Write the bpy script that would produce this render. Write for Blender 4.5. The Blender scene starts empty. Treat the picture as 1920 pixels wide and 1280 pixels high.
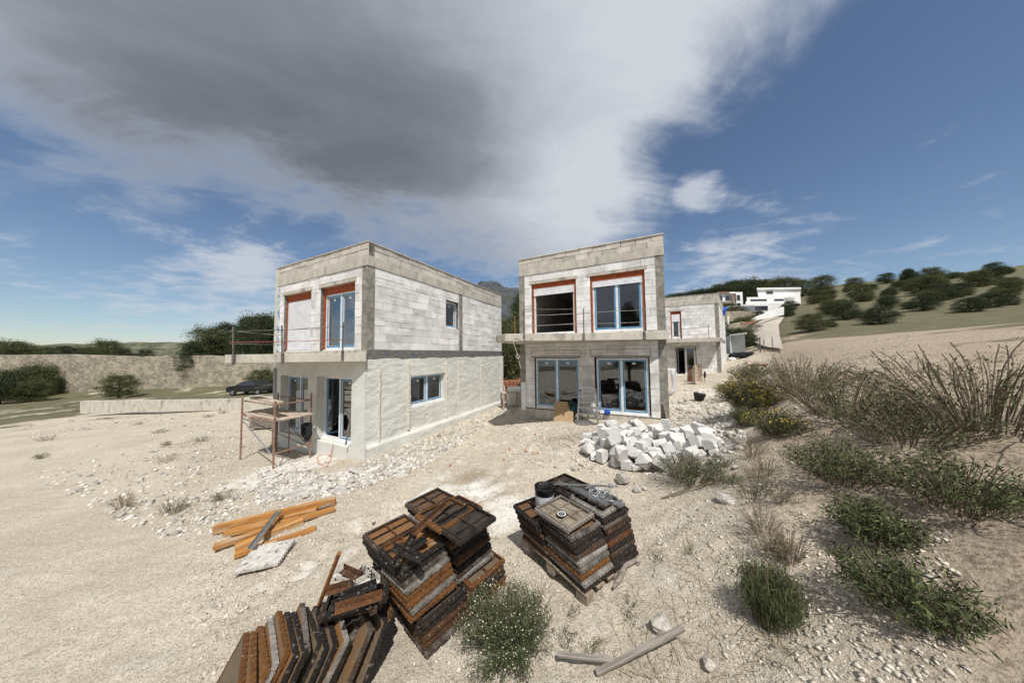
import bpy, bmesh, math, random
import numpy as np
from mathutils import Vector, Matrix
random.seed(7); rng = np.random.default_rng(7)
scene = bpy.context.scene
COL = scene.collection
# ------------------------------------------------------------------ camera
F_PX, PITCH, ROLL, TH = 497.69, 0.0482, -0.0121, 0.4577
cam_d = bpy.data.cameras.new('camera'); cam = bpy.data.objects.new('camera', cam_d); COL.objects.link(cam)
cam_d.sensor_fit = 'HORIZONTAL'; cam_d.sensor_width = 36; cam_d.lens = 36 * F_PX / 1920
cam_d.clip_start = 0.05; cam_d.clip_end = 20000
_c, _s, _cr, _sr = math.cos(PITCH), math.sin(PITCH), math.cos(ROLL), math.sin(ROLL)
_R = Vector((1, 0, 0)); _F = Vector((0, _c, _s)); _U = Vector((0, -_s, _c))
_r2 = _R * _cr + _U * _sr; _u2 = _U * _cr - _R * _sr
cam.matrix_world = Matrix(((_r2.x, _u2.x, -_F.x, 0), (_r2.y, _u2.y, -_F.y, 0), (_r2.z, _u2.z, -_F.z, 0), (0, 0, 0, 1)))
scene.camera = cam
def ray(px, py):                      # direction of a photo pixel (1920 x 1280)
    u = (px - 960) / F_PX; v = (640 - py) / F_PX
    return _r2 * u + _u2 * v + _F
# ------------------------------------------------------------------ exposure, sun, sky
vs = scene.view_settings; vs.view_transform = 'Standard'; vs.look = 'None'; vs.exposure = 0.0; vs.gamma = 1; vs.use_curve_mapping = False
SUN = Vector((0.15, -0.6, 1.0)).normalized()
sd_ = bpy.data.lights.new('sun', 'SUN'); sd_.energy = 4.8; sd_.angle = math.radians(0.55); sd_.color = (1, 0.97, 0.92)
sun = bpy.data.objects.new('sun', sd_); COL.objects.link(sun)
sun.rotation_euler = SUN.to_track_quat('Z', 'Y').to_euler(); sun.location = SUN * 60
world = bpy.data.worlds.new('World'); scene.world = world; world.use_nodes = True
nt = world.node_tree; nt.nodes.clear()
class NG:                             # tiny helper to write node maths
    def __init__(s, nt): s.nt = nt
    def new(s, t, **k):
        n = s.nt.nodes.new(t)
        for a, b in k.items(): setattr(n, a, b)
        return n
    def put(s, sock, v):
        if hasattr(v, 'is_output'): s.nt.links.new(v, sock)
        else:
            if sock.type == 'RGBA' and hasattr(v, '__len__') and len(v) == 3: v = (*v, 1)
            sock.default_value = v
    def m(s, op, a, b=0.0, c=None, clamp=False):
        n = s.new('ShaderNodeMath', operation=op, use_clamp=clamp); s.put(n.inputs[0], a); s.put(n.inputs[1], b)
        if c is not None: s.put(n.inputs[2], c)
        return n.outputs[0]
    def v(s, op, a, b=(0, 0, 0)):
        n = s.new('ShaderNodeVectorMath', operation=op); s.put(n.inputs[0], a); s.put(n.inputs[1], b)
        return n.outputs['Value'] if op == 'DOT_PRODUCT' else n.outputs[0]
    def mix(s, f, a, b, bt='MIX'):
        n = s.new('ShaderNodeMix', data_type='RGBA', blend_type=bt); s.put(n.inputs[0], f); s.put(n.inputs[6], a); s.put(n.inputs[7], b)
        return n.outputs[2]
    def ss(s, x, lo, hi, a=0.0, b=1.0):
        n = s.new('ShaderNodeMapRange', interpolation_type='SMOOTHSTEP'); s.put(n.inputs[0], x)
        for i, q in enumerate((lo, hi, a, b)): s.put(n.inputs[i + 1], q)
        return n.outputs[0]
    def noise(s, vec, scale, detail=5, rough=0.55, dist=0.0):
        n = s.new('ShaderNodeTexNoise'); s.put(n.inputs['Vector'], vec); s.put(n.inputs['Scale'], scale)
        s.put(n.inputs['Detail'], detail); s.put(n.inputs['Roughness'], rough); s.put(n.inputs['Distortion'], dist)
        return n.outputs[0]
g = NG(nt)
tc = g.new('ShaderNodeTexCoord').outputs['Generated']
dirv = g.v('NORMALIZE', tc)
sky = g.new('ShaderNodeTexSky', sky_type='NISHITA', sun_disc=False)
sky.sun_elevation = math.asin(SUN.z); sky.sun_rotation = math.atan2(SUN.x, SUN.y)
sky.air_density = 1.0; sky.dust_density = 0.3; sky.ozone_density = 2.2; sky.altitude = 200
sep = g.new('ShaderNodeSeparateXYZ'); g.put(sep.inputs[0], dirv); dz = sep.outputs[2]
den = g.m('MAXIMUM', g.m('ADD', dz, 0.16), 0.05)
cp = g.new('ShaderNodeCombineXYZ'); g.put(cp.inputs[0], g.m('DIVIDE', sep.outputs[0], den)); g.put(cp.inputs[1], g.m('DIVIDE', sep.outputs[1], den))
cpl = cp.outputs[0]
mp = g.new('ShaderNodeMapping'); g.put(mp.inputs[0], cpl); mp.inputs['Rotation'].default_value = (0, 0, math.radians(-38)); mp.inputs['Scale'].default_value = (0.75, 1.5, 1)
n1 = g.noise(cpl, 1.6, 9, 0.62, 0.5)
n2 = g.noise(mp.outputs[0], 2.1, 9, 0.6, 0.8)
n3 = g.noise(mp.outputs[0], 0.9, 5, 0.5, 0.4)
n4 = g.noise(cpl, 6.5, 8, 0.65, 0.3)
def halfspace(p, q, inside):          # plane through the eye and two sky directions; positive on the cloudy side
    a, b, i = ray(*p), ray(*q), ray(*inside); n = a.cross(b).normalized()
    if n.dot(i) < 0: n = -n
    return g.v('DOT_PRODUCT', dirv, tuple(n))
def lobe(p, k, amp):
    c = ray(*p).normalized()
    return g.m('MULTIPLY', g.m('EXPONENT', g.m('MULTIPLY', g.m('SUBTRACT', g.v('DOT_PRODUCT', dirv, tuple(c)), 1.0), k)), amp)
def addup(l):
    r = l[0]
    for x in l[1:]: r = g.m('ADD', r, x)
    return r
d1 = halfspace((480, 392), (960, 515), (800, 200))
d2 = halfspace((1240, 300), (1440, 140), (900, 100))
d3 = halfspace((1262, 300), (1215, 470), (900, 300))
dd = g.m('MINIMUM', d1, g.m('MAXIMUM', d2, d3))
nn = g.m('ADD', g.m('MULTIPLY', g.m('SUBTRACT', n1, 0.5), 0.30), g.m('ADD', g.m('MULTIPLY', g.m('SUBTRACT', n2, 0.5), 0.36), g.m('MULTIPLY', g.m('SUBTRACT', n4, 0.5), 0.10)))
cov = g.ss(g.m('ADD', dd, nn), -0.06, 0.17)
wl = addup([lobe((1285, 368), 700, 0.22), lobe((1325, 342), 420, 0.22), lobe((1340, 490), 110, 0.14), lobe((1420, 478), 110, 0.15), lobe((1300, 530), 200, 0.14), lobe((478, 494), 400, 0.22), lobe((474, 545), 160, 0.15), lobe((420, 590), 20, 0.12),
            lobe((1090, 395), 120, .14), lobe((980, 490), 160, .18), lobe((1700, 470), 20, 0.12), lobe((200, 560), 10, .10)])
wisp = g.ss(g.m('ADD', g.m('MULTIPLY', wl, 1.15), g.m('ADD', g.m('MULTIPLY', g.m('SUBTRACT', n2, 0.56), 0.85), g.m('MULTIPLY', g.m('SUBTRACT', n4, 0.5), 0.55))), 0.12, 0.48)
back = g.ss(sep.outputs[1], 0.25, -0.2)
bc = g.m('MULTIPLY', back, g.ss(n1, 0.40, 0.56))
cover = g.m('MAXIMUM', g.m('MAXIMUM', cov, g.m('MULTIPLY', wisp, 0.8)), bc)
dark = addup([lobe((560, 290), 16, 0.34), lobe((760, 330), 26, 0.26), lobe((640, 190), 14, 0.14), lobe((900, 250), 22, 0.14), lobe((1000, 310), 26, .10), lobe((860, 110), 14, .08),
              lobe((480, 250), 26, 0.12), lobe((250, 300), 8, 0.22), lobe((1200, 200), 14, -0.24), lobe((1120, 410), 50, -0.22), lobe((520, 40), 16, -0.10), lobe((1330, 70), 12, -0.26), lobe((500, 372), 90, -0.16), lobe((620, 425), 90, -0.14), lobe((760, 450), 70, -.10), lobe((1010, 470), 60, -.10), lobe((1030, 60), 14, -.06)])
sh = g.m('ADD', g.m('ADD', 0.33, g.m('MULTIPLY', dark, 0.86)), g.m('ADD', g.m('MULTIPLY', g.m('SUBTRACT', n3, 0.5), 0.95), g.m('ADD', g.m('MULTIPLY', g.m('SUBTRACT', n2, 0.5), 0.50), g.m('MULTIPLY', g.m('SUBTRACT', n4, 0.5), 0.22))))
ramp = g.new('ShaderNodeValToRGB'); g.put(ramp.inputs[0], sh)
cr_ = ramp.color_ramp; cr_.elements[0].position = 0.0; cr_.elements[0].color = (0.62, 0.655, 0.71, 1); cr_.elements[1].position = 1.0; cr_.elements[1].color = (0.16, 0.173, 0.20, 1)
e = cr_.elements.new(0.35); e.color = (0.44, 0.47, 0.53, 1); e = cr_.elements.new(0.68); e.color = (0.245, 0.266, 0.308, 1)
wispc = g.mix(cov, (0.62, 0.66, 0.72), ramp.outputs[0])
bg1 = g.new('ShaderNodeBackground'); g.put(bg1.inputs[0], sky.outputs[0]); bg1.inputs[1].default_value = 0.1
bg2 = g.new('ShaderNodeBackground'); g.put(bg2.inputs[0], wispc); bg2.inputs[1].default_value = 1.0
ms = g.new('ShaderNodeMixShader'); g.put(ms.inputs[0], cover); g.put(ms.inputs[1], bg1.outputs[0]); g.put(ms.inputs[2], bg2.outputs[0])
wo = g.new('ShaderNodeOutputWorld'); g.put(wo.inputs[0], ms.outputs[0])
# ------------------------------------------------------------------ helpers
def tag(o, label=None, cat=None, group=None, kind=None):
    if label: o['label'] = label
    if cat: o['category'] = cat
    if group: o['group'] = group
    if kind: o['kind'] = kind
    return o
def empty(name, loc=(0, 0, 0), rz=0.0, label=None, cat=None, group=None):
    o = bpy.data.objects.new(name, None); COL.objects.link(o); o.location = loc; o.rotation_euler = (0, 0, rz); o.empty_display_size = .1
    return tag(o, label, cat, group)
KIDS = {}
def dup(o, parent=None, label=None, group=None):
    c = o.copy(); COL.objects.link(c)
    if parent: c.parent = parent; KIDS.setdefault(parent.name, []).append(c)
    if label: c['label'] = label
    if group: c['group'] = group
    for ch in KIDS.get(o.name, []): dup(ch, c)
    return c
def obj_from_mesh(name, me, mats, parent=None, bevel=0.0, smooth=False):
    if not isinstance(mats, (list, tuple)): mats = [mats]
    for m in mats: me.materials.append(m)
    o = bpy.data.objects.new(name, me); COL.objects.link(o)
    if parent: o.parent = parent; KIDS.setdefault(parent.name, []).append(o)
    if smooth: me.polygons.foreach_set('use_smooth', [True] * len(me.polygons))
    if bevel:
        b = o.modifiers.new('bevel', 'BEVEL'); b.width = bevel; b.segments = 2; b.limit_method = 'ANGLE'
    return o
class MB:
    def __init__(s): s.v = []; s.f = []; s.t = []; s.mi = []; s.M = Matrix.Identity(4); s.tint = 0.5; s.mat = 0
    def add(s, vs, fs):
        k = len(s.v); s.v += [tuple(s.M @ Vector(p)) for p in vs]
        for f in fs: s.f.append(tuple(i + k for i in f)); s.t.append(s.tint); s.mi.append(s.mat)
    def box(s, x0, y0, z0, x1, y1, z1, j=0.0):
        if x0 > x1: x0, x1 = x1, x0
        if y0 > y1: y0, y1 = y1, y0
        if z0 > z1: z0, z1 = z1, z0
        p = [(x, y, z) for z in (z0, z1) for y in (y0, y1) for x in (x0, x1)]
        if j: p = [tuple(c + random.uniform(-j, j) for c in q) for q in p]
        s.add(p, [(0, 2, 3, 1), (4, 5, 7, 6), (0, 1, 5, 4), (2, 6, 7, 3), (0, 4, 6, 2), (1, 3, 7, 5)])
    def bar(s, p, q, w, h, up=(0, 0, 1)):           # rectangular bar between two points
        p, q = Vector(p), Vector(q); d = (q - p).normalized(); up = Vector(up)
        if abs(d.dot(up)) > .98: up = Vector((0, 1, 0))
        a = d.cross(up).normalized() * (w / 2); b = a.cross(d).normalized() * (h / 2)
        s.add([p - a - b, p + a - b, p + a + b, p - a + b, q - a - b, q + a - b, q + a + b, q - a + b],
              [(0, 1, 2, 3), (7, 6, 5, 4), (0, 4, 5, 1), (1, 5, 6, 2), (2, 6, 7, 3), (3, 7, 4, 0)])
    def tube(s, pts, r, n=8, caps=True, radii=None):
        pts = [Vector(p) for p in pts]; rings = []; k = len(pts); ref = None
        for i, p in enumerate(pts):
            d = (pts[min(i + 1, k - 1)] - pts[max(i - 1, 0)]).normalized()
            if ref is None: ref = Vector((0, 0, 1)) if abs(d.z) < .9 else Vector((1, 0, 0))
            a = d.cross(ref).normalized(); b = a.cross(d).normalized(); ref = b
            rr = radii[i] if radii else r
            rings.append([p + a * rr * math.cos(2 * math.pi * j / n) + b * rr * math.sin(2 * math.pi * j / n) for j in range(n)])
        vs = [v for rg in rings for v in rg]; fs = []
        for i in range(k - 1):
            for j in range(n): fs.append((i * n + j, i * n + (j + 1) % n, (i + 1) * n + (j + 1) % n, (i + 1) * n + j))
        if caps: fs.append(tuple(range(n - 1, -1, -1))); fs.append(tuple((k - 1) * n + j for j in range(n)))
        s.add(vs, fs)
    def lathe(s, prof, n=24, cx=0, cy=0):           # (r, z) profile round z
        vs = [(cx + r * math.cos(2 * math.pi * j / n), cy + r * math.sin(2 * math.pi * j / n), z) for r, z in prof for j in range(n)]
        fs = [(i * n + j, i * n + (j + 1) % n, (i + 1) * n + (j + 1) % n, (i + 1) * n + j) for i in range(len(prof) - 1) for j in range(n)]
        s.add(vs, fs)
    def prism(s, poly, z0, z1):
        a = sum(poly[i][0] * poly[(i + 1) % len(poly)][1] - poly[(i + 1) % len(poly)][0] * poly[i][1] for i in range(len(poly)))
        if a < 0: poly = poly[::-1]
        n = len(poly); s.add([(x, y, z0) for x, y in poly] + [(x, y, z1) for x, y in poly],
              [tuple(range(n - 1, -1, -1)), tuple(range(n, 2 * n))] + [(i, (i + 1) % n, n + (i + 1) % n, n + i) for i in range(n)])
    def mesh(s, name):
        me = bpy.data.meshes.new(name); me.from_pydata(s.v, [], s.f)
        a = me.attributes.new('tint', 'FLOAT', 'FACE'); a.data.foreach_set('value', s.t)
        me.polygons.foreach_set('material_index', s.mi); me.update(); return me
    def build(s, name, mats, parent=None, bevel=0.0, smooth=False):
        return obj_from_mesh(name, s.mesh(name), mats, parent, bevel, smooth)
def np_mesh(name, V, Fq, tint=None):
    me = bpy.data.meshes.new(name); n = len(Fq); k = Fq.shape[1]
    me.vertices.add(len(V)); me.vertices.foreach_set('co', V.astype(np.float32).ravel())
    me.loops.add(n * k); me.loops.foreach_set('vertex_index', Fq.astype(np.int32).ravel())
    me.polygons.add(n); me.polygons.foreach_set('loop_start', np.arange(0, n * k, k, dtype=np.int32))
    if tint is not None: me.attributes.new('tint', 'FLOAT', 'FACE').data.foreach_set('value', tint.astype(np.float32))
    me.update(calc_edges=True); me.validate(); return me
# ------------------------------------------------------------------ materials
def mat(name, c1, c2=None, scale=6, rough=0.85, bump=0.0, bscale=40, metal=0.0, c3=None, s3=2.5, t3=(0.55, 0.65), tint=0.0, rnd=0.0, spec=0.3, detail=6, stretch=None, bdist=0.01, contrast=(0.35, 0.65)):
    m = bpy.data.materials.new(name); m.use_nodes = True; q = NG(m.node_tree); b = m.node_tree.nodes['Principled BSDF']
    co = q.new('ShaderNodeTexCoord').outputs['Object']
    oi = q.new('ShaderNodeObjectInfo').outputs['Random']
    if rnd:
        cx = q.new('ShaderNodeCombineXYZ'); q.put(cx.inputs[0], q.m('MULTIPLY', oi, 37.0)); q.put(cx.inputs[1], q.m('MULTIPLY', oi, 91.0)); co = q.v('ADD', co, cx.outputs[0])
    if stretch:
        mpp = q.new('ShaderNodeMapping'); q.put(mpp.inputs[0], co); mpp.inputs['Scale'].default_value = stretch; co2 = mpp.outputs[0]
    else: co2 = co
    col = (*c1, 1)
    if c2: col = q.mix(q.ss(q.noise(co2, scale, detail), *contrast), c1, c2)
    if c3: col = q.mix(q.ss(q.noise(co2, s3, 5), *t3), col, c3)
    if tint:
        at = q.new('ShaderNodeAttribute', attribute_name='tint').outputs['Fac']
        k = q.m('ADD', 1.0 - tint, q.m('MULTIPLY', at, 2 * tint)); cc = q.new('ShaderNodeCombineColor')
        for i in range(3): q.put(cc.inputs[i], k)
        col = q.mix(1.0, col, cc.outputs[0], 'MULTIPLY')
    if rnd:
        k = q.m('ADD', 1.0 - rnd, q.m('MULTIPLY', oi, 2 * rnd)); cc = q.new('ShaderNodeCombineColor')
        for i in range(3): q.put(cc.inputs[i], k)
        col = q.mix(1.0, col, cc.outputs[0], 'MULTIPLY')
    q.put(b.inputs['Base Color'], col); b.inputs['Roughness'].default_value = rough; b.inputs['Metallic'].default_value = metal
    b.inputs['Specular IOR Level'].default_value = spec
    if bump:
        bn = q.new('ShaderNodeBump'); bn.inputs['Strength'].default_value = bump; bn.inputs['Distance'].default_value = bdist
        q.put(bn.inputs['Height'], q.noise(co2, bscale, 6, 0.6)); q.put(b.inputs['Normal'], bn.outputs[0])
    return m
M = {}
M['block'] = mat('aerated_block', (0.70, 0.685, 0.665), (0.56, 0.54, 0.525), 2.6, 0.95, 0.4, 50, tint=0.22, c3=(0.74, 0.735, 0.72), s3=1.7, t3=(0.44, 0.62))
M['parapet'] = mat('parapet_block', (0.54, 0.50, 0.445), (0.44, 0.405, 0.36), 3, 0.95, 0.35, 60, tint=0.22, c3=(0.60, 0.565, 0.515), s3=1.4, t3=(0.52, 0.7))
M['mortar'] = mat('grey_mortar', (0.13, 0.12, 0.11), (0.24, 0.22, 0.20), 9, 0.95, 0.6, 50)
M['concrete'] = mat('raw_concrete', (0.53, 0.495, 0.425), (0.43, 0.40, 0.345), 4, 0.92, 0.35, 45, c3=(0.27, 0.25, 0.215), s3=3.0, t3=(0.52, 0.72), tint=0.2, stretch=(1, 1, .45))
M['column'] = mat('column_concrete', (0.29, 0.275, 0.235), (0.17, 0.16, 0.14), 5, 0.92, 0.5, 45, c3=(0.40, 0.37, 0.32), s3=3.0, t3=(0.55, 0.75), tint=0.2)
M['plaster'] = mat('rough_render', (0.70, 0.695, 0.645), (0.62, 0.615, 0.565), 1.6, 0.95, 0.6, 24, c3=(0.56, 0.55, 0.505), s3=0.9, t3=(0.58, 0.76), bdist=0.045)
M['ridge'] = mat('render_ridge', (0.64, 0.615, 0.53), (0.50, 0.475, 0.40), 14, 0.95, 0.8, 30, bdist=0.03)
M['orange'] = mat('orange_foam', (0.38, 0.085, 0.022), (0.26, 0.055, 0.018), 9, 0.7, 0.2, 30)
M['pvc'] = mat('white_pvc', (0.78, 0.78, 0.78), (0.66, 0.655, 0.64), 5, 0.4, spec=0.5)
M['film'] = mat('blue_film', (0.022, 0.19, 0.40), (0.05, 0.28, 0.48), 14, 0.35, 0.25, 40, spec=0.5)
M['slat'] = mat('white_slats', (0.76, 0.765, 0.79), (0.68, 0.685, 0.71), 3, 0.45)
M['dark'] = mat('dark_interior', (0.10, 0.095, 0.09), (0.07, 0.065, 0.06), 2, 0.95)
M['bluep'] = mat('blue_primer_band', (0.20, 0.19, 0.175), (0.115, 0.11, 0.10), 6, 0.9, 0.3, 40, c3=(0.085, 0.115, 0.18), s3=2.6, t3=(0.55, 0.64), stretch=(1, 1, 3))
M['steel'] = mat('galvanised_steel', (0.50, 0.51, 0.52), (0.36, 0.37, 0.38), 7, 0.38, metal=0.8)
M['rebar'] = mat('railing_steel', (0.20, 0.185, 0.17), (0.11, 0.09, 0.075), 8, 0.6, metal=0.4)
M['redbar'] = mat('red_rail_paint', (0.33, 0.075, 0.06), (0.24, 0.08, 0.06), 8, 0.6)
M['scaf'] = mat('rusty_scaffold_paint', (0.34, 0.205, 0.14), (0.20, 0.115, 0.08), 14, 0.75, 0.2, 60)
M['deck'] = mat('dusty_deck_board', (0.52, 0.44, 0.36), (0.36, 0.29, 0.23), 6, 0.9, 0.3, 40, stretch=(.4, 3, 3))
M['alu'] = mat('aluminium', (0.30, 0.305, 0.31), (0.19, 0.19, 0.19), 12, 0.5, metal=0.5)
M['black_cloth'] = mat('black_cloth', (0.010, 0.010, 0.012), (0.022, 0.022, 0.024), 8, 0.95, 0.4, 30)
M['green_cloth'] = mat('dark_green_cloth', (0.010, 0.035, 0.03), (0.02, 0.055, 0.05), 8, 0.9, 0.4, 30)
M['board'] = mat('brown_fibreboard', (0.40, 0.285, 0.165), (0.36, 0.255, 0.15), 3, 0.85)
M['timber'] = mat('orange_formwork_timber', (0.46, 0.215, 0.055), (0.33, 0.15, 0.045), 5, 0.7, 0.3, 30, c3=(0.44, 0.34, 0.22), s3=3, t3=(0.50, 0.68), stretch=(3, 3, .5), rnd=0.15)
M['oldwood'] = mat('weathered_wood', (0.27, 0.23, 0.195), (0.17, 0.145, 0.12), 9, 0.9, 0.5, 50, stretch=(.35, 4, 4), contrast=(.4, .6))
M['palletwood'] = mat('pallet_wood', (0.33, 0.27, 0.205), (0.20, 0.16, 0.12), 8, 0.9, 0.4, 50, stretch=(1, 1, 1))
M['gass'] = mat('white_block_piece', (0.63, 0.615, 0.59), (0.53, 0.515, 0.49), 6, 0.95, 0.5, 45, rnd=0.12, c3=(0.42, 0.39, 0.345), s3=4, t3=(0.56, 0.72))
M['stone'] = mat('pale_stone', (0.50, 0.465, 0.41), (0.33, 0.30, 0.265), 9, 0.95, 0.6, 50, rnd=0.18)
M['slabstone'] = mat('grey_slab_shard', (0.50, 0.475, 0.44), (0.38, 0.36, 0.335), 6, 0.95, 0.5, 50, rnd=0.22)
M['leaf'] = mat('weed_leaf', (0.075, 0.095, 0.040), (0.038, 0.056, 0.022), 20, 0.75, tint=0.45)
M['flower'] = mat('cream_flower', (0.62, 0.60, 0.42), (0.52, 0.50, 0.34), 30, 0.8)
M['twig'] = mat('dry_twig', (0.20, 0.155, 0.11), (0.13, 0.10, 0.07), 20, 0.9)
M['drygrass'] = mat('dry_grass', (0.36, 0.29, 0.19), (0.25, 0.21, 0.13), 20, 0.9, tint=0.3)
M['gorse'] = mat('gorse_flower', (0.40, 0.28, 0.035), (0.28, 0.20, 0.035), 20, 0.8, tint=0.3)
M['gorseleaf'] = mat('gorse_leaf', (0.085, 0.10, 0.035), (0.055, 0.072, 0.03), 20, 0.8, tint=0.4)
M['pine'] = mat('pine_needles', (0.050, 0.068, 0.026), (0.028, 0.042, 0.018), 3, 0.85, tint=0.45)
M['olive'] = mat('olive_leaf', (0.095, 0.105, 0.035), (0.060, 0.070, 0.026), 3, 0.85, tint=0.4)
M['bark'] = mat('bark', (0.13, 0.10, 0.075), (0.08, 0.06, 0.045), 12, 0.95, 0.6, 30)
M['white'] = mat('white_villa_paint', (0.80, 0.79, 0.77), (0.74, 0.73, 0.71), 1.0, 0.8)
M['winglass'] = mat('dark_window', (0.03, 0.035, 0.045), None, rough=0.12, spec=0.6)
M['brick'] = mat('brown_brick', (0.30, 0.16, 0.09), (0.21, 0.12, 0.075), 4, 0.9)
M['clay'] = mat('clay_hollow_brick', (0.38, 0.165, 0.09), (0.27, 0.12, 0.07), 6, 0.9)
M['terrace'] = mat('terrace_stone_wall', (0.42, 0.37, 0.28), (0.25, 0.22, 0.17), 1.6, 0.95, 0.8, 3, bdist=.2)
M['grey'] = mat('grey_metal_sheet', (0.44, 0.45, 0.45), (0.40, 0.41, 0.41), 1.2, 0.6)
M['blue'] = mat('blue_plastic', (0.012, 0.055, 0.33), (0.02, 0.09, 0.42), 6, 0.5, 0.4, 14, bdist=.03)
M['carpaint'] = mat('black_car_paint', (0.012, 0.013, 0.016), None, rough=0.2, spec=0.6)
M['rubber'] = mat('black_rubber', (0.014, 0.014, 0.015), (0.025, 0.025, 0.025), 20, 0.8)
M['tub'] = mat('black_tub', (0.018, 0.02, 0.022), (0.03, 0.033, 0.035), 9, 0.6)
M['pail'] = mat('white_pail', (0.50, 0.52, 0.55), (0.42, 0.44, 0.48), 8, 0.5, c3=(0.22, 0.22, 0.23), s3=6, t3=(.62, .68))
M['tar'] = mat('black_tar', (0.010, 0.010, 0.011), (0.06, 0.06, 0.06), 9, 0.35, 0.6, 24, contrast=(.55, .75), bdist=.03)
M['wire'] = mat('bright_wire', (0.48, 0.50, 0.52), (0.34, 0.35, 0.36), 30, 0.4, metal=0.6)
M['rail'] = mat('grey_rail', (0.30, 0.295, 0.28), (0.19, 0.18, 0.165), 9, 0.6, metal=0.3)
M['plank'] = mat('grey_split_plank', (0.30, 0.265, 0.23), (0.19, 0.165, 0.14), 9, 0.9, 0.5, 50, stretch=(5, 5, .35), contrast=(.4, .6))
M['rope'] = mat('pale_rope', (0.60, 0.56, 0.46), (0.45, 0.42, 0.34), 40, 0.9)
M['orangecable'] = mat('orange_cable', (0.55, 0.13, 0.05), None, rough=0.6)
M['rustpipe'] = mat('rusty_pipe', (0.27, 0.115, 0.035), (0.15, 0.065, 0.03), 20, 0.85, 0.3, 80)
M['rock'] = mat('hazed_mountain_rock', (0.075, 0.080, 0.092), (0.035, 0.042, 0.050), 0.012, 0.95, c3=(0.05, 0.06, 0.045), s3=0.006, t3=(.5, .6))  # bluish haze of distance is put into the rock colour
M['scrubhill'] = mat('scrub_hillside', (0.085, 0.09, 0.055), (0.16, 0.15, 0.10), 0.03, 0.95, c3=(0.05, 0.058, 0.035), s3=0.05, t3=(.48, .6))
M['track'] = mat('pale_track', (0.50, 0.44, 0.37), (0.42, 0.37, 0.31), .8, 0.95)
M['tile'] = mat('roof_tile', (0.40, 0.18, 0.10), (0.30, 0.14, 0.08), 5, .9)
def panel_mat(name, ramp_pts, crust=0.5):
    m = bpy.data.materials.new(name); m.use_nodes = True; q = NG(m.node_tree); b = m.node_tree.nodes['Principled BSDF']
    co = q.new('ShaderNodeTexCoord').outputs['Object']; oi = q.new('ShaderNodeObjectInfo').outputs['Random']
    cx = q.new('ShaderNodeCombineXYZ'); q.put(cx.inputs[0], q.m('MULTIPLY', oi, 53.0)); q.put(cx.inputs[1], q.m('MULTIPLY', oi, 17.0)); co = q.v('ADD', co, cx.outputs[0])
    r = q.new('ShaderNodeValToRGB'); r.color_ramp.interpolation = 'LINEAR'
    q.put(r.inputs[0], q.m('ADD', oi, q.m('MULTIPLY', q.m('SUBTRACT', q.noise(co, 9, 7, .65), 0.5), 0.36)))
    els = r.color_ramp.elements
    els[0].position, els[0].color = ramp_pts[0][0], (*ramp_pts[0][1], 1); els[1].position, els[1].color = ramp_pts[-1][0], (*ramp_pts[-1][1], 1)
    for p, c in ramp_pts[1:-1]: e = els.new(p); e.color = (*c, 1)
    col = q.mix(q.ss(q.noise(co, 17, 8, .7), 0.55, 0.72), r.outputs[0], (0.018, 0.014, 0.012))
    col = q.mix(q.m('MULTIPLY', q.ss(q.noise(co, 34, 7, .65), 0.58, 0.70), crust), col, (0.36, 0.33, 0.29))
    q.put(b.inputs['Base Color'], col); b.inputs['Roughness'].default_value = 0.75; b.inputs['Specular IOR Level'].default_value = .35
    bn = q.new('ShaderNodeBump'); bn.inputs['Strength'].default_value = .6; bn.inputs['Distance'].default_value = .008; q.put(bn.inputs['Height'], q.noise(co, 60, 6)); q.put(b.inputs['Normal'], bn.outputs[0])
    return m
M['panelframe'] = panel_mat('rusty_panel_frame', [(0, (0.013, 0.011, 0.010)), (0.48, (0.026, 0.019, 0.015)), (0.60, (0.11, 0.045, 0.015)), (0.74, (0.17, 0.075, 0.02)), (0.84, (0.05, 0.036, 0.028)), (0.95, (0.22, 0.20, 0.175)), (1.0, (0.33, 0.31, 0.285))], .8)
M['panelsheet'] = panel_mat('rusty_panel_sheet', [(0, (0.030, 0.024, 0.020)), (0.40, (0.055, 0.04, 0.03)), (0.62, (0.20, 0.088, 0.026)), (0.8, (0.15, 0.108, 0.066)), (1.0, (0.08, 0.06, 0.042))], .3)
M['darksheet'] = mat('dark_steel_sheet', (.020, .017, .015), (.045, .034, .026), 9, .6, .3, 40, c3=(.10, .05, .022), s3=5, t3=(.6, .7))
M['orangesheet'] = mat('orange_rust_sheet', (.26, .125, .035), (.17, .08, .026), 9, .8, .3, 40, c3=(.30, .21, .12), s3=5, t3=(.56, .66))
def glass_mat():
    m = bpy.data.materials.new('window_glass'); m.use_nodes = True; q = NG(m.node_tree); q.nt.nodes.clear()
    t = q.new('ShaderNodeBsdfTransparent'); t.inputs[0].default_value = (.62, .66, .66, 1)
    gl = q.new('ShaderNodeBsdfGlossy'); gl.inputs['Roughness'].default_value = .012; gl.inputs[0].default_value = (.92, .95, 1, 1)
    fr = q.new('ShaderNodeFresnel'); fr.inputs[0].default_value = 1.5
    f = q.m('MINIMUM', q.m('ADD', q.m('MULTIPLY', fr.outputs[0], 1.5), 0.06), 0.27)
    mx = q.new('ShaderNodeMixShader'); q.put(mx.inputs[0], f); q.put(mx.inputs[1], t.outputs[0]); q.put(mx.inputs[2], gl.outputs[0])
    o = q.new('ShaderNodeOutputMaterial'); q.put(o.inputs[0], mx.outputs[0]); return m
M['glass'] = glass_mat()
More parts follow.
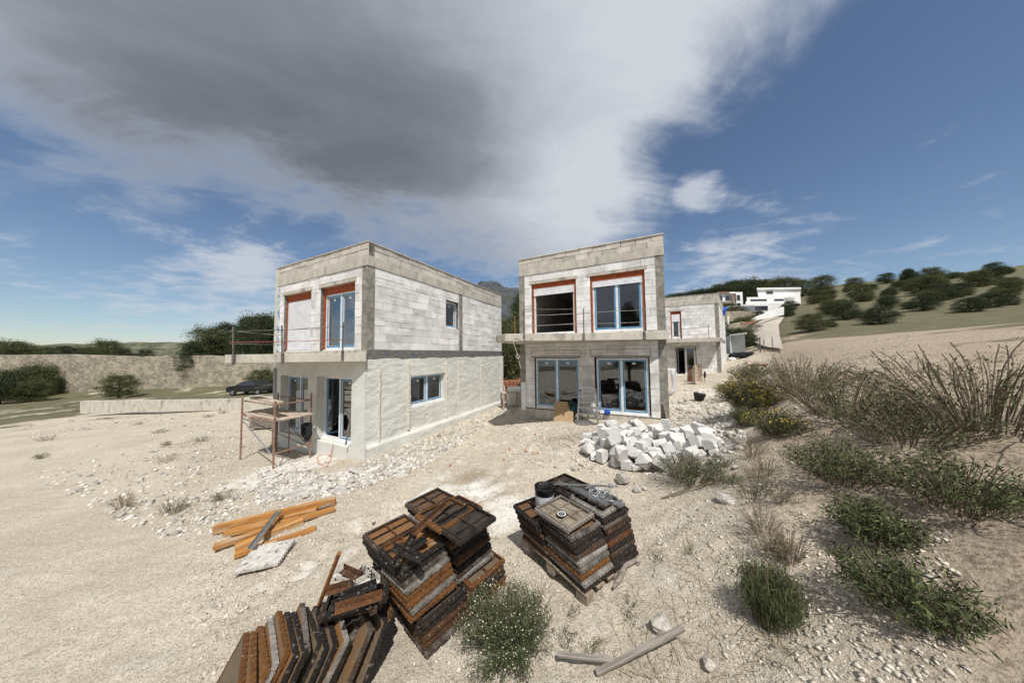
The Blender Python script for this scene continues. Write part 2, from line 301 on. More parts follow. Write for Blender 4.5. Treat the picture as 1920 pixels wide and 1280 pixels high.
def ground_mat():
    m = bpy.data.materials.new('gravelly_soil'); m.use_nodes = True; q = NG(m.node_tree); b = m.node_tree.nodes['Principled BSDF']
    co = q.new('ShaderNodeTexCoord').outputs['Object']
    big = q.noise(co, 0.55, 5, .55); mid = q.noise(co, 3.0, 7, .6); fine = q.noise(co, 26, 6, .65); grain = q.noise(co, 85, 5, .7)
    col = q.mix(q.ss(big, .38, .64), (0.535, 0.47, 0.37), (0.445, 0.385, 0.30))
    col = q.mix(q.m('MULTIPLY', q.ss(mid, .50, .70), .6), col, (0.57, 0.53, 0.46))
    col = q.mix(q.m('MULTIPLY', q.ss(fine, .50, .62), .7), col, (0.29, 0.25, 0.195))
    col = q.mix(q.m('MULTIPLY', q.ss(grain, .53, .62), .65), col, (0.68, 0.63, 0.545))
    col = q.mix(q.m('MULTIPLY', q.ss(grain, .48, .42), .75), col, (0.20, 0.165, 0.125))  # dark speckle paints the shade between stones into the soil colour
    bkk = q.new('ShaderNodeAttribute', attribute_name='bank').outputs['Fac']     # browner subsoil of the cut bank
    col = q.mix(q.m('MULTIPLY', q.ss(q.m('ADD', bkk, q.m('MULTIPLY', q.m('SUBTRACT', mid, .5), .8)), .2, .9), .8), col, q.mix(q.ss(fine, .45, .6), (0.37, 0.295, 0.22), (0.20, 0.15, 0.105)))
    at = q.new('ShaderNodeAttribute', attribute_name='dust').outputs['Fac']      # spilled lime and cement dust, worn into the soil
    d = q.ss(q.m('ADD', at, q.m('MULTIPLY', q.m('SUBTRACT', mid, .5), 1.1)), .32, .75)
    col = q.mix(q.m('MULTIPLY', d, .8), col, (0.68, 0.655, 0.61))
    vg = q.new('ShaderNodeAttribute', attribute_name='scrub').outputs['Fac']
    s = q.ss(q.m('ADD', vg, q.m('MULTIPLY', q.m('SUBTRACT', q.noise(co, .22, 9, .7), .5), 1.9)), .40, .58)
    col = q.mix(s, col, q.mix(q.noise(co, .6, 6), (0.05, 0.058, 0.028), (0.19, 0.165, 0.105)))
    wt = q.new('ShaderNodeAttribute', attribute_name='damp').outputs['Fac']
    col = q.mix(q.m('MULTIPLY', q.ss(q.m('ADD', wt, q.m('MULTIPLY', q.m('SUBTRACT', mid, .5), .7)), .3, .8), .65), col, (0.24, 0.185, 0.125))
    q.put(b.inputs['Base Color'], col); b.inputs['Roughness'].default_value = .95; b.inputs['Specular IOR Level'].default_value = .15
    hh = q.m('ADD', q.m('MULTIPLY', mid, .8), q.m('ADD', q.m('MULTIPLY', fine, .35), q.m('MULTIPLY', grain, .2)))
    bn = q.new('ShaderNodeBump'); bn.inputs['Strength'].default_value = .8; bn.inputs['Distance'].default_value = .06; q.put(bn.inputs['Height'], hh); q.put(b.inputs['Normal'], bn.outputs[0])
    return m
M['ground'] = ground_mat()
# ------------------------------------------------------------------ ground
def vnoise(x, y, seed=0):
    x = np.asarray(x, float); y = np.asarray(y, float); xi = np.floor(x).astype(np.int64); yi = np.floor(y).astype(np.int64); xf = x - xi; yf = y - yi
    def h(a, b):
        n = (a * 374761393 + b * 668265263 + seed * 144665) & 0x7fffffff; n = ((n ^ (n >> 13)) * 1274126177) & 0x7fffffff
        return ((n ^ (n >> 16)) & 0xffff) / 65535.0
    u = xf * xf * (3 - 2 * xf); v = yf * yf * (3 - 2 * yf)
    return (h(xi, yi) * (1 - u) + h(xi + 1, yi) * u) * (1 - v) + (h(xi, yi + 1) * (1 - u) + h(xi + 1, yi + 1) * u) * v - .5
def fbm(x, y, o=4, seed=0): return sum(vnoise(x * 2 ** i, y * 2 ** i, seed + i) / 2 ** i for i in range(o))
YB = [-30, -6, 0, 3, 4.8, 6.2, 9.2, 18.5, 28, 60, 900]; XB = [-.5, .1, .6, 1.9, 3.2, 5.3, 7.9, 17.2, 24.5, 54, 900]
def softplus(x, k): return np.logaddexp(0, x * k) / k
def bank_s(x, y): return (x - np.interp(y, YB, XB)) * .78
def gz(x, y):
    x = np.asarray(x, float); y = np.asarray(y, float)
    z = -2.45 + .085 * np.clip(x, -6, 20) + .03 * np.clip(x + 6, -60, 0) - .026 * np.clip(y, 0, 22)
    s = softplus(bank_s(x, y), 2.2)
    z = z + 2.0 * (1 - np.exp(-s / np.interp(y, [3.5, 6.5, 22, 40], [2.9, 1.7, 1.7, 3.0])))
    z = z + .2 * np.minimum(softplus(.6 * x + .66 * y - 30, .25), 190) * (x > -400)
    z = z + 4.3 * np.clip((y - 36.2) / 1.2, 0, 1) * np.clip((-x - 14) / 8, 0, 1)      # terrace behind the lower road
    far = np.clip((np.hypot(x, y) - 40) / 200, 0, 1)
    return z + far * fbm(x / 40, y / 40, 3, 5) * 3
def P_ground(px, py): return Vector(P_grounds([(px, py)])[0])     # where the view ray of a photo pixel meets the ground
def P_grounds(pts):
    P = np.array(pts, float); u = (P[:, 0] - 960) / F_PX; v = (640 - P[:, 1]) / F_PX; R = u[:, None] * np.array(_r2) + v[:, None] * np.array(_u2) + np.array(_F)
    t = np.full(len(P), .5); done = np.zeros(len(P), bool)
    for _ in range(340):
        done |= R[:, 2] * t < gz(R[:, 0] * t, R[:, 1] * t)
        if done.all(): break
        t = np.where(done, t, t * 1.02)
    a, b = t / 1.02, t
    for _ in range(18):
        c = (a + b) / 2; w = R[:, 2] * c < gz(R[:, 0] * c, R[:, 1] * c); b = np.where(w, c, b); a = np.where(w, a, c)
    Q = R * b[:, None]; Q[:, 2] = gz(Q[:, 0], Q[:, 1]); return Q
def P_z(px, py, z): r = ray(px, py); return r * (z / r.z)
def P_y(px, py, y): r = ray(px, py); return r * (y / r.y)
def micro(x, y):                      # small relief: clods, hollows, wheel ruts, the crumbly bank
    nr = np.clip(1 - (np.hypot(x - .5, y - 4) - 7) / 8, 0, 1)
    z = .05 * fbm(x * 1.1, y * 1.1, 3, 1) + .030 * fbm(x * 4, y * 4, 3, 2) + .024 * vnoise(x * 13, y * 13, 3) + .012 * vnoise(x * 29, y * 29, 4)
    for (p, q) in RUTS:
        d = q - p; L = math.hypot(*d); t = ((x - p[0]) * d[0] + (y - p[1]) * d[1]) / L; e = ((x - p[0]) * -d[1] + (y - p[1]) * d[0]) / L + .12 * np.sin(t * .9); w = np.clip(t + .5, 0, 1) * np.clip(L + .5 - t, 0, 1)
        z = z + w * (-.050 * np.exp(-(e / .17) ** 2) * (.65 + .35 * np.sign(np.sin(t * 34 + e * 9))) + .032 * np.exp(-((np.abs(e) - .27) / .09) ** 2)) * (.6 + .8 * (fbm(t * .8, t * 0, 2, 33) + .5))
    bk = np.clip(bank_s(x, y) / 1.2, 0, 1); return nr * (z + bk * .16 * fbm(x * 1.7, y * 1.7, 4, 11))
def axis(lo, hi, a, b, step, grow=1.12, coarse=None):
    mid = list(np.arange(a, b, step)); up = []; s = step; v = b
    while v < hi: up.append(v); s = min(s * grow, 40); v += s
    dn = []; s = step; v = a - step
    while v > lo: dn.append(v); s = min(s * grow, 40); v -= s
    return np.array(dn[::-1] + mid + up)
xs = axis(-950, 950, -5, 6, .045); ys = axis(-60, 1000, 1.0, 9.0, .045)
GX, GY = np.meshgrid(xs, ys); GZ = gz(GX, GY)
near = np.clip(1 - (np.hypot(GX - .5, GY - 4) - 7) / 8, 0, 1)
RUTS = [(np.array(P_ground(*a)[:2]), np.array(P_ground(*b)[:2])) for a, b in (((470, 1130), (935, 800)), ((540, 1260), (1010, 812)), ((640, 1000), (1000, 900)))]
GZ += micro(GX, GY) + (1 - near) * .2 * fbm(GX / 3, GY / 3, 2, 9) * np.clip(np.hypot(GX, GY) / 60, 0, 1)
Vg = np.stack([GX, GY, GZ], -1).reshape(-1, 3); nx, ny = len(xs), len(ys)
ii = np.arange(nx * ny).reshape(ny, nx); Fg = np.stack([ii[:-1, :-1], ii[:-1, 1:], ii[1:, 1:], ii[1:, :-1]], -1).reshape(-1, 4)
gme = np_mesh('ground', Vg, Fg)
def field(name, spots):
    w = np.zeros(GX.shape)
    for x, y, r, a in spots: w = np.maximum(w, a * np.exp(-((GX - x) ** 2 + (GY - y) ** 2) / (r * r)))
    return w
def spot(px, py, r, a): p = P_ground(px, py); return (p.x, p.y, r, a)
dust = field('dust', [spot(815, 930, .55, .9), spot(900, 915, .6, .85), spot(950, 960, .55, .9), spot(560, 870, 1.6, .75), spot(620, 900, 1.0, .7), spot(500, 900, 1.2, .7), spot(760, 830, .9, .6), spot(860, 790, .9, .6), spot(1210, 850, 1.6, .55), spot(1000, 800, 1.5, .45), spot(1290, 760, 2.0, .5), spot(1330, 735, 2, .6), spot(980, 790, 1, .5), spot(930, 830, 1.0, .42), spot(880, 860, .9, .42), spot(820, 900, .9, .42), spot(740, 950, .9, .4), spot(660, 1000, .9, .4), spot(580, 1060, .9, .4), spot(960, 880, .8, .4), spot(1030, 850, .9, .4), spot(700, 1040, .7, .36)])
damp = field('damp', [spot(885, 893, .5, .9), spot(925, 905, .4, .7), spot(1010, 770, .5, .4)])
bs_ = bank_s(GX, GY); scrub = np.clip((bs_ - 3) / 6, 0, .5) + np.clip((np.hypot(GX, GY) - 24) / 30, 0, .65); scrub = np.clip(scrub, 0, .85)
for nme, w in (('dust', dust), ('damp', damp), ('scrub', scrub), ('bank', np.clip((bs_ + .1) / 1.6, 0, 1) * (bs_ < 12))):
    gme.attributes.new(nme, 'FLOAT', 'POINT').data.foreach_set('value', w.astype(np.float32).ravel())
tag(obj_from_mesh('ground', gme, M['ground'], smooth=True), kind='structure')
# ------------------------------------------------------------------ the three unfinished houses
ZB = 3.2                              # house bases sit this far below their first-floor slab
W_, D_ = 5.4, 8.4                     # facade width, depth
def frame(ox, oy, ux, uy, wx, wy):    # wall frame: u along the wall, w inwards, z up
    return Matrix(((ux, wx, 0, ox), (uy, wy, 0, oy), (0, 0, 1, ZB), (0, 0, 0, 1)))
def cells(L, z0, z1, ops, zb):        # rectangles of a wall left after its openings
    zs = sorted(set([z0, z1] + [z for z in zb if z0 < z < z1] + [z for o in ops for z in o[2:4] if z0 < z < z1]))
    for i in range(len(zs) - 1):
        a, b = zs[i], zs[i + 1]; mid = (a + b) / 2; spans = [(L[0], L[1])]
        for u0, u1, q0, q1 in ops:
            if q0 < mid < q1:
                nw = []
                for s0, s1 in spans:
                    if u1 <= s0 or u0 >= s1: nw.append((s0, s1)); continue
                    if s0 < u0: nw.append((s0, u0))
                    if u1 < s1: nw.append((u1, s1))
                spans = nw
        for s0, s1 in spans: yield s0, s1, a, b
def block_wall(mb, Mx, L, z0, z1, ops=(), th=.25, ch=.25, bl=.6, z_ref=None, jit=.007, gap=.013, core=1):
    mb.M = Mx; mb.mat = core; mb.tint = .5
    for s0, s1, a, b in cells(L, z0, z1, ops, []): mb.box(s0, .018, a, s1, th, b)
    mb.mat = 0; zr = z0 if z_ref is None else z_ref; n = int((z1 - zr) / ch) + 2
    zb = [zr + k * ch for k in range(n)]; base = random.uniform(.4, .6)
    for s0, s1, a, b in cells(L, z0, z1, ops, zb):
        k = int(round((a - zr) / ch + .01)) if True else 0
        off = (k % 2) * bl * .5 + (k * 37 % 5) * .05
        cuts = [s0] + [c for c in np.arange(L[0] - bl + off, L[1] + bl, bl) if s0 + .08 < c < s1 - .08] + [s1]
        for c0, c1 in zip(cuts[:-1], cuts[1:]):
            if b - a < .03: continue
            mb.tint = min(1, max(0, random.gauss(.55, .17) + (-.35 if random.random() < .10 else 0)))
            d = random.uniform(-jit, jit * .5); g0 = gap * random.uniform(.3, 1.0)
            mb.box(c0 + g0 / 2, d, a + gap * random.uniform(.3, 1) / 2, c1 - g0 / 2, .017, b - gap * random.uniform(.2, 1) / 2, j=.0025)
def window(house, Mx, u0, u1, z0, z1, inset, leaves=2, film=True, open_leaf=None, sill=True, surround=None, box=0.0, shutter=0.0, label=None, slim=.06, pane_inset=True):
    """frame with sashes, panes and peeling blue film; roller box, shutter and orange surround when given"""
    w = inset
    mb = MB(); mb.M = Mx; top = z1 - box; fw = slim
    if surround:
        for q0, q1 in ((u0, u0 + .055), (u1 - .055, u1)): sb = MB(); sb.M = Mx; sb.box(q0, w - .05, z0, q1, w + .06, top); sb.build('foam_surround', M['orange'], house)
        u0 += .056; u1 -= .056
    if box:
        bb = MB(); bb.M = Mx; bb.box(u0 - (.056 if surround else 0), w - .045, top + .002, u1 + (.056 if surround else 0), w + .2, z1 - .002); bb.build('roller_shutter_box', M['orange'], house, bevel=.004)
    mb.box(u0, w, z0, u0 + fw, w + .075, top); mb.box(u1 - fw, w, z0, u1, w + .075, top)
    mb.box(u0 + fw, w + .001, z0, u1 - fw, w + .074, z0 + fw); mb.box(u0 + fw, w + .001, top - fw, u1 - fw, w + .074, top)
    if sill: mb.box(u0 - .01, w - .07, z0 - .045, u1 + .01, w + .07, z0 - .002)
    fr = mb.build('window', M['pvc'], house)
    if label: fr['label'] = label
    n = leaves
    if n == 2: mm = MB(); mm.M = Mx; um = (u0 + u1) / 2; mm.box(um - .036, w - .004, z0 + fw + .001, um + .036, w + .070, top - fw - .001); mm.build('mullion', M['pvc'], fr)
    a = u0 + fw; b = u1 - fw; lw = (b - a) / max(1, n)
    for i in range(n):
        l0, l1 = a + i * lw, a + (i + 1) * lw; sw = .055; zz0, zz1 = z0 + fw + .004, top - fw - .004
        l0 += .003 + (.035 if n == 2 and i == 1 else 0); l1 -= .003 + (.035 if n == 2 and i == 0 else 0)
        if open_leaf == i:             # swung into the room about its outer edge
            hinge = l1 if i == n - 1 else l0; s = -1 if i == n - 1 else 1
            Ml = Mx @ Matrix.Translation((hinge, w + .06, 0)) @ Matrix.Rotation(s * math.radians(68), 4, 'Z'); q0, q1, ww = (0, s * (l1 - l0), 0)
        else: Ml, q0, q1, ww = Mx, l0, l1, w + .012
        lo, hi = min(q0, q1), max(q0, q1)
        sb = MB(); sb.M = Ml
        for (x0, x1, y0, y1) in ((lo, lo + sw, zz0, zz1), (hi - sw, hi, zz0, zz1), (lo + sw, hi - sw, zz0, zz0 + sw), (lo + sw, hi - sw, zz1 - sw, zz1)): sb.box(x0, ww - .006, y0, x1, ww + .052, y1)
        sb.build('sash', M['pvc'], fr)
        pb = MB(); pb.M = Ml; pb.box(lo + sw, ww + .024, zz0 + sw, hi - sw, ww + .030, zz1 - sw); pb.build('pane', M['glass'], fr)
        if film:
            f = MB(); f.M = Ml; t = .042; e = .007
            for (x0, x1, y0, y1) in ((lo + e, lo + e + t, zz0 + e, zz1 - e), (hi - e - t, hi - e, zz0 + e, zz1 - e), (lo + e + t, hi - e - t, zz0 + e, zz0 + e + t), (lo + e + t, hi - e - t, zz1 - e - t, zz1 - e)): f.box(x0, ww - .0105, y0, x1, ww - .007, y1)
            f.build('protective_film', M['film'], fr)
            s = MB(); s.M = Ml; s.box((lo + hi) / 2 - .05, ww + .0195, zz1 - .16, (lo + hi) / 2 + .06, ww + .0225, zz1 - .10); s.build('glass_sticker', M['pvc'], fr)
    if shutter:
        s = MB(); s.M = Mx; z = top - .002; zend = top - shutter
        while z > zend + .01:
            q = max(z - .042, zend); s.add([(u0, w - .030, z), (u1, w - .030, z), (u1, w - .040, (z + q) / 2), (u0, w - .040, (z + q) / 2), (u1, w - .030, q + .004), (u0, w - .030, q + .004), (u0, w - .02, z), (u1, w - .02, z), (u1, w - .02, q), (u0, w - .02, q)],
                  [(0, 1, 2, 3), (3, 2, 4, 5), (6, 7, 1, 0), (5, 4, 8, 9), (9, 8, 7, 6)]); z = q
        s.box(u0, w - .045, zend - .03, u1, w - .015, zend)
        s.build('roller_shutter', M['slat'], fr)
    return fr
def build_house(C, zs, label, name, slab, spec, sv=(0, 1), left_strip=False):
    h = empty(name, (C[0], C[1], zs - ZB), -TH, label, 'house', 'unfinished block houses of the building site')
    c_, s_ = math.cos(TH), math.sin(TH)
    def loc(x, y): x -= C[0]; y -= C[1]; return (c_ * x - s_ * y, s_ * x + c_ * y)
    FR = frame(0, 0, -1, 0, 0, 1); L = math.hypot(*sv); sv = (sv[0] / L, sv[1] / L)
    SD = frame(0, 0, sv[0], sv[1], -1, 0); D = spec.get('depth', D_)
    bx, by = sv[0] * D, sv[1] * D
    BK = frame(bx, by, -1, 0, 0, -1); LF = frame(-W_, 0, sv[0], sv[1], 1, 0)
    up, low, sup, slow = spec['up'], spec['low'], spec.get('sup', []), spec.get('slow', [])
    # upper storey walls of aerated block
    mb = MB(); block_wall(mb, FR, (.25, W_ - .25), .0, 2.55, [o['r'] for o in up]); mb.build('front_block_wall', [M['block'], M['mortar']], h)
    cs = spec.get('scol', 4.42)
    mb = MB(); block_wall(mb, SD, (.25, cs), .0, 2.55, [o['r'] for o in sup]); block_wall(mb, SD, (cs + .26, D - .2), .0, 2.55, [], jit=.012)
    mb.build('side_block_wall', [M['block'], M['mortar']], h)
    mb = MB(); mb.tint = .5
    mb.M = BK; mb.box(.0, .0, -3.6, W_, .2, 3.25); mb.M = LF; mb.box(.25, .0, -3.6, D - .2, .2, 3.255); mb.build('rear_wall', M['block'], h)
    # concrete columns
    for Mx, (u0, u1, w1) in ((FR, (0, .25, .25)), (FR, (W_ - .25, W_, .25))):
        mb = MB(); mb.M = Mx
        for k in range(4): mb.tint = random.uniform(.35, .7); mb.box(u0, -.004 + .002 * (k % 2), k * .64, u1, w1 - .003, min(2.55, (k + 1) * .64 - .004))
        mb.build('concrete_column', M['column'], h)
    mb = MB(); mb.M = SD
    for k in range(4): mb.tint = random.uniform(.3, .6); mb.box(cs, -.002, k * .64, cs + .26, .24, min(2.55, (k + 1) * .64 - .004))
    mb.build('concrete_column', M['column'], h)
    # roof beam, parapet courses, coping
    mb = MB(); mb.M = FR; k = 0.0
    while k < W_: mb.tint = random.uniform(.42, .62); mb.box(k, -.025 + random.uniform(0, .004), 2.552, min(W_, k + 1.25) - .003, .25, 2.86); k += 1.25
    mb.M = SD; k = .251
    while k < D: mb.tint = random.uniform(.40, .6); mb.box(k, -.025 + random.uniform(0, .004), 2.553, min(D, k + 1.25) - .003, .25, 2.859); k += 1.25
    mb.tint = .5; mb.box(-.024, -.0245, 2.5535, .25, .24, 2.8585)
    mb.build('roof_beam', M['concrete'], h)
    mb = MB(); block_wall(mb, FR, (-.02, W_), 2.862, 3.262, ch=.2, bl=.5, th=.2, jit=.010, gap=.026); block_wall(mb, SD, (.2, D), 2.862, 3.262, ch=.2, bl=.5, th=.2, jit=.010, gap=.026)
    mb.M = SD; mb.mat = 0; mb.box(0, -.02, 2.864, .2, .018, 3.26); mb.build('parapet', [M['parapet'], M['mortar']], h)
    mb = MB(); mb.tint = .6; mb.M = FR; mb.box(-.03, -.03, 3.264, W_ + .01, .21, 3.295, j=.004); mb.M = SD; mb.box(.212, -.03, 3.265, D, .21, 3.294, j=.004); mb.build('coping', M['concrete'], h)
    mb = MB(); mb.M = Matrix.Translation((0, 0, ZB)); mb.prism([(-.26, .26), (-W_ + .2, .26), (-W_ + .2 + bx, by - .2), (bx - .26, by - .2)], 2.56, 2.80); mb.build('roof_slab', M['concrete'], h)
    # floor, first-floor slab with its splayed balcony
    mb = MB(); mb.M = Matrix.Translation((0, 0, ZB)); mb.prism([(-.26, .26), (-W_ + .2, .26), (-W_ + .2 + bx, by - .2), (bx - .26, by - .2)], -.26, -.02); mb.build('floor_slab', M['concrete'], h)
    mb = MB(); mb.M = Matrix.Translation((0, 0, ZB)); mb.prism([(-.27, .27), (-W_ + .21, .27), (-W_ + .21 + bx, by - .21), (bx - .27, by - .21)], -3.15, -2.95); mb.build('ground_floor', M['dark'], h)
    mb = MB(); mb.M = Matrix.Translation((0, 0, ZB)); poly = [loc(*p) for p in slab]; mb.tint = .5; mb.prism(poly, -.345, -.10)
    bs = mb.build('balcony_slab', M['concrete'], h, bevel=.012)
    mb = MB(); mb.M = FR; mb.tint = .42; mb.box(.02, -.05, -.098, W_, -.004, -.015, j=.004); mb.M = FR; mb.box(-.0, -.003, -.345, W_, .25, -.003); mb.build('slab_upstand', M['concrete'], h)
    mb = MB(); mb.M = SD; mb.tint = .5; mb.box(.252, -.012, -.30, D, .24, -.004); mb.box(-.0, -.0125, -.30, .251, -.004, -.004); mb.build('slab_edge_band', M['bluep'] if spec['plaster'] else M['column'], h)
    # ground storey
    if spec['plaster']:
        mb = MB(); mb.M = FR
        for s0, s1, a, b in cells((0, W_), -3.6, -.347, [o['r'] for o in low], []): mb.box(s0, -.03, a, s1, .25, b)
        mb.build('front_render', M['plaster'], h)
        n_u, n_z = 330, 130; us = np.linspace(-.03, D + .1, n_u); zz = np.linspace(-3.7, -.27, n_z)   # trowelled skin with a real uneven surface
        U, Z = np.meshgrid(us, zz); dsp = .035 + .014 * fbm(U * 1.3, Z * 1.7, 3, 21) + .014 * fbm(U * 5, Z * 9, 4, 22)
        Ztop = -.285 + .05 * fbm(U * 2.2, U * 0, 3, 23) ; Z = np.minimum(Z, Ztop)
        foot = np.clip((-2.72 - Z) / .16, 0, 1); dsp = dsp + .07 * foot * foot
        hole = np.zeros(U.shape, bool)
        V = np.stack([U, -dsp, Z], -1).reshape(-1, 3); ii = np.arange(n_u * n_z).reshape(n_z, n_u)
        Fq = np.stack([ii[:-1, :-1], ii[:-1, 1:], ii[1:, 1:], ii[1:, :-1]], -1).reshape(-1, 4)
        o = slow[0]['r']; cu = V[Fq].mean(1); keep = ~((cu[:, 0] > o[0]) & (cu[:, 0] < o[1]) & (cu[:, 2] > o[2]) & (cu[:, 2] < o[3]))
        V4 = np.c_[V, np.ones(len(V))] @ np.array(SD).T
        me = np_mesh('side_render', V4[:, :3], Fq[keep]); obj_from_mesh('side_render', me, M['plaster'], h, smooth=True)
        mb = MB(); mb.M = SD
        for s0, s1, a, b in cells((.0, D), -3.6, -.31, [o['r'] for o in slow], []): mb.box(s0, -.012, a, s1, .25, b)
        mb.build('side_wall', M['plaster'], h)
        for u, wd, z0_, z1_ in ((.41, .07, -3.2, -.55), (1.55, .085, -2.72, -.36), (3.52, .07, -2.72, -.36), (4.31, .06, -2.78, -.40), (6.08, .05, -2.9, -.40), (8.2, .055, -3.0, -.42)):
            vs, n = [], 46
            for k in range(n):
                z = z0_ + (z1_ - z0_) * k / (n - 1)
                for du, dw in ((-.5, -.03), (-.3, -.075), (.0, -.085), (.3, -.075), (.5, -.03)): vs.append((u + du * wd * random.uniform(.75, 1.3) + .008 * math.sin(z * 5), dw + random.uniform(-.008, .006), z))
            mb = MB(); mb.M = SD; mb.add(vs, [(k * 5 + j, k * 5 + j + 1, k * 5 + j + 6, k * 5 + j + 5) for k in range(n - 1) for j in range(4)]); mb.build('render_rib', M['ridge'], h)
    else:
        mb = MB(); block_wall(mb, FR, (.25, W_ - .25), -3.0, -.347, [o['r'] for o in low], ch=.25); mb.build('lower_block_wall', [M['block'], M['mortar']], h)
        for u0, u1 in ((0, .249), (W_ - .249, W_)):
            mb = MB(); mb.M = FR
            for k in range(4): mb.tint = random.uniform(.4, .7); mb.box(u0, -.006 + .002 * (k % 2), -3.0 + k * .664, u1, .25, -3.0 + (k + 1) * .664 - .004)
            mb.build('concrete_column', M['column'], h)
        mb = MB(); block_wall(mb, frame(0, -.035, -1, 0, 0, 1), (-.03, W_ + .03), -3.75, -3.002, ch=.40, bl=.72, th=.3); mb.build('plinth', [M['concrete'], M['mortar']], h)
        mb = MB(); block_wall(mb, SD, (.25, D), -3.6, -.305, []); mb.build('lower_side_wall', [M['block'], M['mortar']], h)
        for u, v in spec.get('lintels', []):
            mb = MB(); mb.M = FR; mb.tint = .45; mb.box(u, -.03, -.90, v, .10, -.865, j=.004)
            mb.tint = .1; mb.box(u, -.012, -.64, v, .0, -.625); mb.box(u, -.012, -.864, u + .015, .0, -.641); mb.box(v - .015, -.012, -.864, v, .0, -.641); mb.build('lintel', M['column'], h)
    for u, v in spec.get('uplintels', []):
        mb = MB(); mb.M = FR; mb.tint = .55; mb.box(u, -.022, 2.15, v, .12, 2.235, j=.005); mb.tint = .05; mb.box(u - .01, -.014, 2.24, v + .02, .0, 2.262, j=.004); mb.build('lintel', M['concrete'], h)  # darker thin strip paints the shadow line of the gap above the lintel
    for o in up + low: window(h, FR, *o['w'], **o.get('k', {}))
    for o in sup + slow: window(h, SD, *o['w'], **o.get('k', {}))
    if left_strip:
        mb = MB(); mb.M = FR; mb.box(W_ - .14, -.03, -.09, W_ + .06, .2, 3.20); mb.build('white_corner_strip', M['ridge'], h)
        mb = MB(); mb.M = FR; mb.box(W_ - .25, -.026, .02, W_ - .141, -.006, 2.5); mb.build('blue_corner_strip', mat('blue_primer_streaks', (.55, .57, .60), (.16, .28, .48), 5, .8, contrast=(.45, .6)), h)
    return h, loc
A = (-4.3188, 7.881); Dc = (5.1762, 8.8824); T = (15.361, 19.568)
SZ_L, SZ_R, SZ_T = .1879, .7668, 1.0709
SLAB_L = [(A[0] + .03, A[1] - .02), (-4.22, 7.68), (-8.35, 7.72), (-9.3, 9.2), (-9.05, 10.2)]
SLAB_R = [(Dc[0] + .03, Dc[1] - .02), (5.06, 8.62), (-.23, 8.62), (-.56, 9.35), (.22, 11.3)]
SLAB_T = [(T[0] + .05, T[1] - .03), (14.9, 18.75), (11.7, 20.3), (11.6, 21.4)]
lh, locL = build_house(A, SZ_L, 'unfinished house with pale rendered ground floor and bare grey block upper floor', 'unfinished_house', SLAB_L, dict(plaster=True,
    up=[dict(r=(.58, 2.44, .0, 2.16), w=(.60, 2.42, .045, 2.15, .15), k=dict(surround=True, box=.24)), dict(r=(3.0, 4.85, .0, 2.16), w=(3.02, 4.83, .045, 2.15, .15), k=dict(surround=True, box=.26, shutter=1.80, label='window behind a closed white roller shutter'))],
    low=[dict(r=(.63, 2.50, -2.95, -.84), w=(.65, 2.48, -2.90, -.86, .19), k=dict(open_leaf=1, label='glazed door with one leaf swung open')), dict(r=(3.02, 4.85, -2.95, -.86), w=(3.04, 4.83, -2.90, -.87, .19))],
    sup=[dict(r=(3.54, 4.40, .93, 2.14), w=(3.56, 4.39, .98, 2.12, .16), k=dict(leaves=1))],
    slow=[dict(r=(1.65, 3.44, -2.02, -.90), w=(1.67, 3.42, -1.98, -.92, .10), k=dict(film=True))],
    uplintels=[(.52, 2.52), (2.95, 4.92)]), left_strip=True)
rh, locR = build_house(Dc, SZ_R, 'unfinished two storey block house with open upper window and splayed balcony behind white block pile', 'unfinished_house', SLAB_R, dict(plaster=False,
    up=[dict(r=(.59, 2.44, .0, 2.16), w=(.605, 2.425, .045, 2.15, .10), k=dict(surround=True, box=.20, shutter=.20)), dict(r=(2.98, 4.83, .0, 2.16), w=(3.0, 4.81, .045, 2.15, .10), k=dict(surround=True, box=.20, shutter=.27, leaves=0, label='open window with its shutter half raised'))],
    low=[dict(r=(.53, 2.36, -2.97, -.92), w=(.57, 2.30, -2.92, -.95, .10), k=dict(surround=False)), dict(r=(2.91, 4.75, -2.97, -.92), w=(2.93, 4.72, -2.92, -.95, .10))],
    lintels=[(.49, 2.50), (2.87, 4.88)], uplintels=[(.5, 2.54), (2.93, 4.92)]))
th_, locT = build_house(T, SZ_T, 'farthest unfinished block house with one narrow upper window, by the track', 'unfinished_house', SLAB_T, dict(plaster=False, depth=8.4,
    up=[dict(r=(2.38, 3.09, .0, 2.14), w=(2.40, 3.07, .045, 2.12, .12), k=dict(surround=True, box=.2, shutter=.55, leaves=1, film=False))],
    low=[dict(r=(1.50, 2.89, -2.87, -.66), w=(1.52, 2.87, -2.82, -.68, .14), k=dict(film=False, open_leaf=1))],
    lintels=[(1.3, 3.15)], uplintels=[(2.2, 3.2)]), sv=(math.cos(TH) * 5.6 - math.sin(TH) * 6.5, math.sin(TH) * 5.6 + math.cos(TH) * 6.5))
# partition wall and plasterboard leaning inside the right-hand house
def local_obj(house, mb, name, m): return mb.build(name, m, house)
